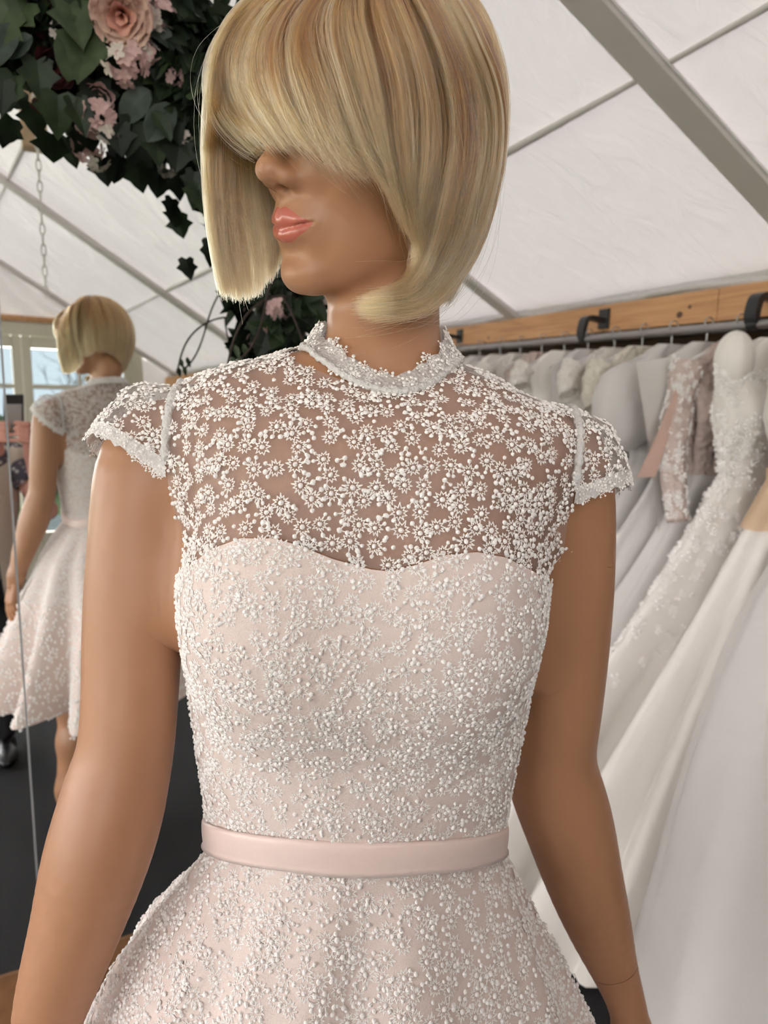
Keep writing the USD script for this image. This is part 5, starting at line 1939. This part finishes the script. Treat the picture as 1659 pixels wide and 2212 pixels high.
def cluster(c, axis, rad, n, m, fl=.014, nm='blossom_cluster'):
    cl = part(nm, gar)
    axis = axis / np.linalg.norm(axis)
    for k in range(n):
        d = r.normal(0, 1, 3); d /= np.linalg.norm(d)
        d = d + axis * .9; d /= np.linalg.norm(d)
        p = c + d * rad * r.uniform(.75, 1.1)
        R_ = frame_of(np.cross(d, r.normal(0, 1, 3)), d)
        V, F_, o = [], [], 0
        for q in range(4 + (k % 2)):
            a_ = q * 2 * pi / (4 + (k % 2)) + r.normal(0, .15)
            pr = np.array([(0, 0, 0), (.45, -.42, .10), (.95, -.34, .22), (1.15, 0, .15), (.95, .34, .22), (.45, .42, .10), (.55, 0, .0)]) * fl * r.uniform(.85, 1.15)
            x = pr[:, 0] * math.cos(a_) - pr[:, 1] * math.sin(a_)
            y = pr[:, 0] * math.sin(a_) + pr[:, 1] * math.cos(a_)
            V.append(np.stack([x, y, pr[:, 2]], 1)); F_.append(np.array([[0, 1, 6], [1, 2, 6], [2, 3, 6], [3, 4, 6], [4, 5, 6], [5, 0, 6]]) + o); o += 7
        obj('floret', (gl(p + np.vstack(V) @ np.stack([R_[0], R_[1], d])), np.vstack(F_)), m if r.random() < .75 else M_hyd2, cl)
    return cl


fc_ = lambda px, py, n: on_n(px, py, min(n + .15, 1.41))
view_ax = lambda px, py: -ray(px, py) / np.linalg.norm(ray(px, py))
rose(fc_(262, 36, 1.19), view_ax(262, 36) + [-.05, 0, -.25], .060, [M_peach, M_peach, M_peach2, M_peach2], layers=5)
cluster(fc_(338, 38, 1.22), view_ax(338, 38) + [.2, 0, 0], .028, 20, M_hyd, .015)
cluster(fc_(270, 132, 1.21), view_ax(270, 130) + [0, 0, -.4], .034, 17, M_hyd, .013)
cluster(fc_(318, 112, 1.22), view_ax(318, 112) + [.2, 0, -.3], .020, 8, M_hyd, .013)
cluster(fc_(362, 68, 1.24), view_ax(362, 68), .014, 7, M_hyd2, .010)
cluster(fc_(212, 245, 1.26), view_ax(212, 245) + [0, 0, -.8], .030, 14, M_hyd, .012)
cluster(fc_(235, 275, 1.27), view_ax(235, 275) + [0, 0, -.8], .022, 10, M_hyd2, .011)
cluster(fc_(400, 300, 1.27), view_ax(400, 300) + [0, 0, -.5], .016, 8, M_hyd2, .010)
cluster(fc_(385, 165, 1.24), view_ax(385, 165), .018, 7, M_hyd, .011)
cluster(fc_(130, 70, 1.25), view_ax(130, 70), .016, 8, M_hyd2, .008)
rose(fc_(398, 4, 1.24), view_ax(398, 4) + [.3, 0, 0], .034, [M_purple], 'purple_flower', 2)
rose(fc_(215, 205, 1.30), view_ax(215, 205) + [-.2, 0, -.8], .045, [M_hyd], 'pink_rose', 3)
rose(fc_(120, 140, 1.28), view_ax(120, 140) + [0, 0, -.6], .06, [M_plum], 'plum_flower', 3)
rose(fc_(85, 25, 1.28), view_ax(85, 25), .06, [M_plum], 'plum_flower', 3)
cluster(fc_(605, 668, 1.26), view_ax(605, 668), .026, 12, M_hyd, .014)
rose(fc_(598, 720, 1.26), view_ax(598, 720) + [-.3, 0, -.2], .045, [M_hyd], 'pink_rose', 3)
rose(fc_(652, 662, 1.26), view_ax(652, 662) + [.3, 0, 0], .034, [M_peach], 'pink_rose', 3)
cluster(fc_(690, 640, 1.26), view_ax(690, 640), .02, 8, M_hyd2, .012)

# ================================================================== the plastic chain and the stub of timber overhead (both seen in the mirror)
M_chain = mat('clear_chain', (.62, .60, .57), .3)
c0, c1 = seen_in_mirror(94, 190, n=3.25), seen_in_mirror(80, 642, n=3.25)
xy = (c0 + c1)[:2] / 2
ztop = slope_point(xy[0], 0)[2] - .02
chn = thing('hanging_chain', 'pale plastic chain hanging from the roof, seen in the mirror', 'chain', (xy[0], xy[1], 0), 0)
nl = int((ztop - c1[2]) / .040)
for i in range(nl):
    z = ztop - .024 - i * .040
    t = np.linspace(0, 2 * pi, 15)
    q = np.stack([.009 * np.cos(t), 0 * t, .025 * np.sin(t)], 1)
    q[:, 2] = np.sign(q[:, 2]) * np.minimum(np.abs(q[:, 2]), .0235)
    if i % 2:
        q = q[:, [1, 0, 2]]
    obj('link', tube(q + [0, 0, z], .0026, 5, False), M_chain, chn, smooth=True)
pc = seen_in_mirror(76, 325, n=3.6)
M_post = mat('raw_timber', (.42, .30, .18), .6, noise=(20, .15))
w_ = 44 * 3.6 / F_PX
zt = slope_point(pc[0], 0)[2] + .03
pt = thing('timber_stub', 'short raw timber post under the roof above the chain', 'post', (pc[0], pc[1], pc[2]), -(MAZ + YAW), kind='structure')
obj('post_block', bbox((w_, .07, zt - pc[2]), .004, (0, 0, (zt - pc[2]) / 2)), M_post, pt)
obj('fixing_bolt', trimesh.creation.cylinder(.008, segment=[(0, -.05, .06), (0, .05, .06)], sections=10), M_chrome, pt)

# ================================================================== the photographer behind the camera, seen at the mirror's edge (view frame)
NL = np.array([math.sin(MAZ), math.cos(MAZ), 0.]); LD = np.array([-NL[1], NL[0], 0.])


def ph(n, lat, z):
    """n metres towards the mirror from the camera, lat to the photographer's right."""
    return NL * n - LD * lat + np.array([0, 0, z])


M_hand = mat('person_skin', (.62, .30, .24), .5, noise=(30, .06))
M_blouse = usdkit.material(stage, '/World/Looks/patterned_blouse', {
    'tc': ('texture_coordinate', {}), 'v': ('voronoi_texture', {'scale': 38}), 'r': ('rgb_ramp', {'ramp': [(.2, (.55, .50, .48)), (.34, (.10, .08, .10)), (.6, (.05, .045, .06))]}),
    'p': ('principled_bsdf', {'roughness': .8})}, [('tc.object', 'v.vector'), ('v.distance', 'r.fac'), ('r.color', 'p.base_color')], surface='p.BSDF')
M_trouser = mat('black_trousers', (.012, .012, .014), .85)
M_cardi = cloth_mat('beige_cardigan', (.55, .46, .38), .08, rough=.9, bump=(300, .001))
M_phair = mat('brown_hair', (.10, .06, .035), .55, bump=(90, .004))
PB = ph(-.43, -.19, -H)
per = thing('person', 'person in patterned blouse and beige cardigan holding up a phone, reflected at the mirror edge', 'person', to_world(PB) * [1, 1, 0], -(MAZ + YAW))


def pl_(v):
    """View frame -> the person's own frame (x to her right, y ahead)."""
    q = np.asarray(v, float) - PB
    return np.stack([-(q @ LD), q @ NL, q[:, 2]], 1)


C0 = -.19
rsh, rel, rwr = ph(-.45, C0 + .185, -.235), ph(-.34, C0 + .300, -.455), ph(-.105, .062, -.215)
lsh, lel, lwr = ph(-.45, C0 - .185, -.235), ph(-.34, C0 - .26, -.455), ph(-.105, -.055, -.215)


def p_arms(p, grow=0.):
    d = chain(p, [rsh, rel, rwr], [.050, .042, .027], .02)
    d = np.minimum(d, chain(p, [lsh, lel, lwr], [.050, .042, .027], .02))
    return d - grow


def p_hand(p, wr, s):
    """A hand closed round the phone's edge; s = +1 for her right hand."""
    palm = ph(-.030, s * .052, -.148)
    d = chain(p, [wr, palm, ph(-.020, s * .050, -.118)], [.026, .022, .018], .01)
    for k in range(4):
        z = -.158 + .021 * k
        q = [ph(-.022, s * .056, z), ph(.010, s * .052, z + .003), ph(.016, s * .022, z + .006), ph(.014, s * (.004 + .003 * k), z + .006)]
        d = smin(d, chain(p, q, [.0105, .0095, .0088, .0078], .003), .003)
    q = [ph(-.040, s * .048, -.135), ph(-.034, s * .036, -.105), ph(-.024, s * .022, -.088)]
    return smin(d, chain(p, q, [.013, .0105, .009], .004), .004)


def p_torso(p, grow=0.):
    a_, b_ = ph(-.44, C0, -.80), ph(-.44, C0, -.30)
    q = np.stack([-(p @ LD), p @ NL, p[:, 2]], 1)
    d = ell(q, np.array([C0, -.44, -.40]), np.array([.185, .115, .22]))
    d = smin(d, ell(q, np.array([C0, -.44, -.62]), np.array([.165, .115, .20])), .06)
    d = smin(d, ell(q, np.array([C0, -.45, -.78]), np.array([.185, .125, .13])), .05)
    d = smin(d, chain(p, [rsh, ph(-.45, C0, -.20), lsh], [.055, .06, .055], .02), .05)
    return d - grow


def p_head(p):
    q = np.stack([-(p @ LD), p @ NL, p[:, 2]], 1)
    c = np.array([C0, -.40, -.03])
    d = ell(q, c + [0, -.012, .02], np.array([.074, .094, .095]))
    d = smin(d, ell(q, c + [0, .025, -.045], np.array([.055, .058, .065])), .03)
    d = smin(d, cone(q, c + [0, .085, .01], c + [0, .104, -.022], .008, .013), .01)
    d = smin(d, ell(q, c + [0, .078, -.060], np.array([.024, .010, .010])), .006)
    for s in (-1, 1):
        d = smax(d, -ell(q, c + [s * .031, .092, .012], np.array([.016, .016, .010])), .008)
        d = smin(d, ell(q, c + [s * .030, .068, .010], np.array([.012, .013, .011])), .004)
        d = smin(d, ell(q, c + [s * .074, -.01, -.005], np.array([.007, .016, .027])), .006)
    d = smin(d, cone(p, ph(-.42, C0, -.20), ph(-.42, C0, -.06), .052, .050), .02)
    return d


def p_legs(p):
    d = None
    for s in (-1, 1):
        x = chain(p, [ph(-.45, C0 + s * .09, -.82), ph(-.44, C0 + s * .085, -1.12), ph(-.45, C0 + s * .085, -1.44)], [.088, .060, .044], .02)
        d = x if d is None else np.minimum(d, x)
    return d


def person_skin(p):
    d = smin(p_arms(p), p_head(p), .01)
    d = np.minimum(d, smin(p_hand(p, rwr, 1), p_arms(p), .01))
    d = np.minimum(d, p_hand(p, lwr, -1))
    d = np.minimum(d, p_torso(p, -.010))
    return np.minimum(d, p_legs(p) + .010)


allc = np.array([ph(n_, l_, z_) for n_ in (-.62, .05) for l_ in (C0 - .36, C0 + .36) for z_ in (-H, .14)])
lo_, hi_ = allc.min(0), allc.max(0)
v, f = isosurface(person_skin, lo_, hi_, .0075)
hz = isosurface(person_skin, ph(-.06, -.0, -.14) - .12, ph(-.06, 0, -.14) + .12, .004)
obj('body', (pl_(v), f), M_hand, per, smooth=True)
v, f = isosurface(lambda p: smin(p_torso(p, .006), p_arms(p, .012), .02), lo_, hi_, .010)
qn = pl_(v)
cutarm = np.minimum(np.linalg.norm(v - rsh, axis=1), np.linalg.norm(v - lsh, axis=1))
sleeve_keep = np.where((np.abs(qn[:, 0]) > .17) & (v[:, 2] > -.7), .15 - cutarm, 1.)
v, f = clip(v, f, np.minimum(np.minimum(sleeve_keep, v[:, 2] + .86), -.17 - v[:, 2]))
obj('blouse', (pl_(v), f), M_blouse, per, smooth=True, label='dark patterned blouse')
v, f = isosurface(lambda p: np.minimum(p_legs(p), np.maximum(p_torso(p, .010), p[:, 2] + .74)), lo_, hi_, .010)
obj('trousers', (pl_(v), f), M_trouser, per, smooth=True)
v, f = isosurface(lambda p: p_torso(p, .020), lo_ - .03, hi_ + .03, .010)
qn = pl_(v)
v, f = clip(v, f, np.maximum(np.abs(qn[:, 0]) - .085 + .08 * np.clip(v[:, 2] + .35, -1, .2), -.43 * 0 - qn[:, 1]))
qn = pl_(v)
v, f = clip(v, f, np.minimum(-.19 - v[:, 2], v[:, 2] + 1.0))
obj('cardigan', (pl_(v), f), M_cardi, per, smooth=True, label='beige open cardigan')
hc = np.array([C0, -.40, -.03])


def p_hairf(p):
    q = np.stack([-(p @ LD), p @ NL, p[:, 2]], 1)
    d = ell(q, hc + [0, -.020, .022], np.array([.083, .100, .103]))
    d = smin(d, ell(q, hc + [0, -.045, -.06], np.array([.078, .060, .10])), .03)
    return np.maximum(d, -ell(q, hc + [0, .085, -.03], np.array([.060, .075, .085])))


v, f = isosurface(p_hairf, lo_, hi_ + .05, .008)
obj('hair', (pl_(v), f), M_phair, per, smooth=True)
for s in (-1, 1):
    c = pl_(ph(-.40, C0 + s * .085, -H + .04)[None])[0]
    fn = lambda p: np.maximum(smin(ell(p, c + [0, .05, -.008], np.array([.045, .10, .036])), ell(p, c + [0, -.06, 0], np.array([.040, .055, .045])), .02), .002 - p[:, 2])
    v, f = isosurface(fn, c + [-.07, -.16, -.05], c + [.07, .18, .08], .006)
    obj('shoe', (v, f), M_black, per, smooth=True)
# the phone she holds: the camera looks out of its top edge
PU, PR, PF = CAM[1], CAM[0], CAM[2]
pcn = -PF * .007 - PU * .060 + PR * .018
phn = thing('phone', 'black cased smartphone held up by the person in the mirror', 'phone', to_world(pcn), -YAW)


def ph_box(size, r_, c):
    m = bbox(size, r_, c)                       # x right, y away, z up in the phone's own axes
    m.vertices = m.vertices @ np.stack([PR, PF, PU])
    return m


obj('case', ph_box((.076, .009, .152), .003, (0, 0, 0)), M_black, phn)
obj('back_glass', ph_box((.062, .001, .105), .0004, (-.003, .0048, -.012)), mat('phone_back_grey', (.42, .41, .40), .3), phn)
obj('screen', ph_box((.070, .001, .144), .0004, (0, -.0050, 0)), mat('phone_screen', (.02, .02, .025), .1), phn)
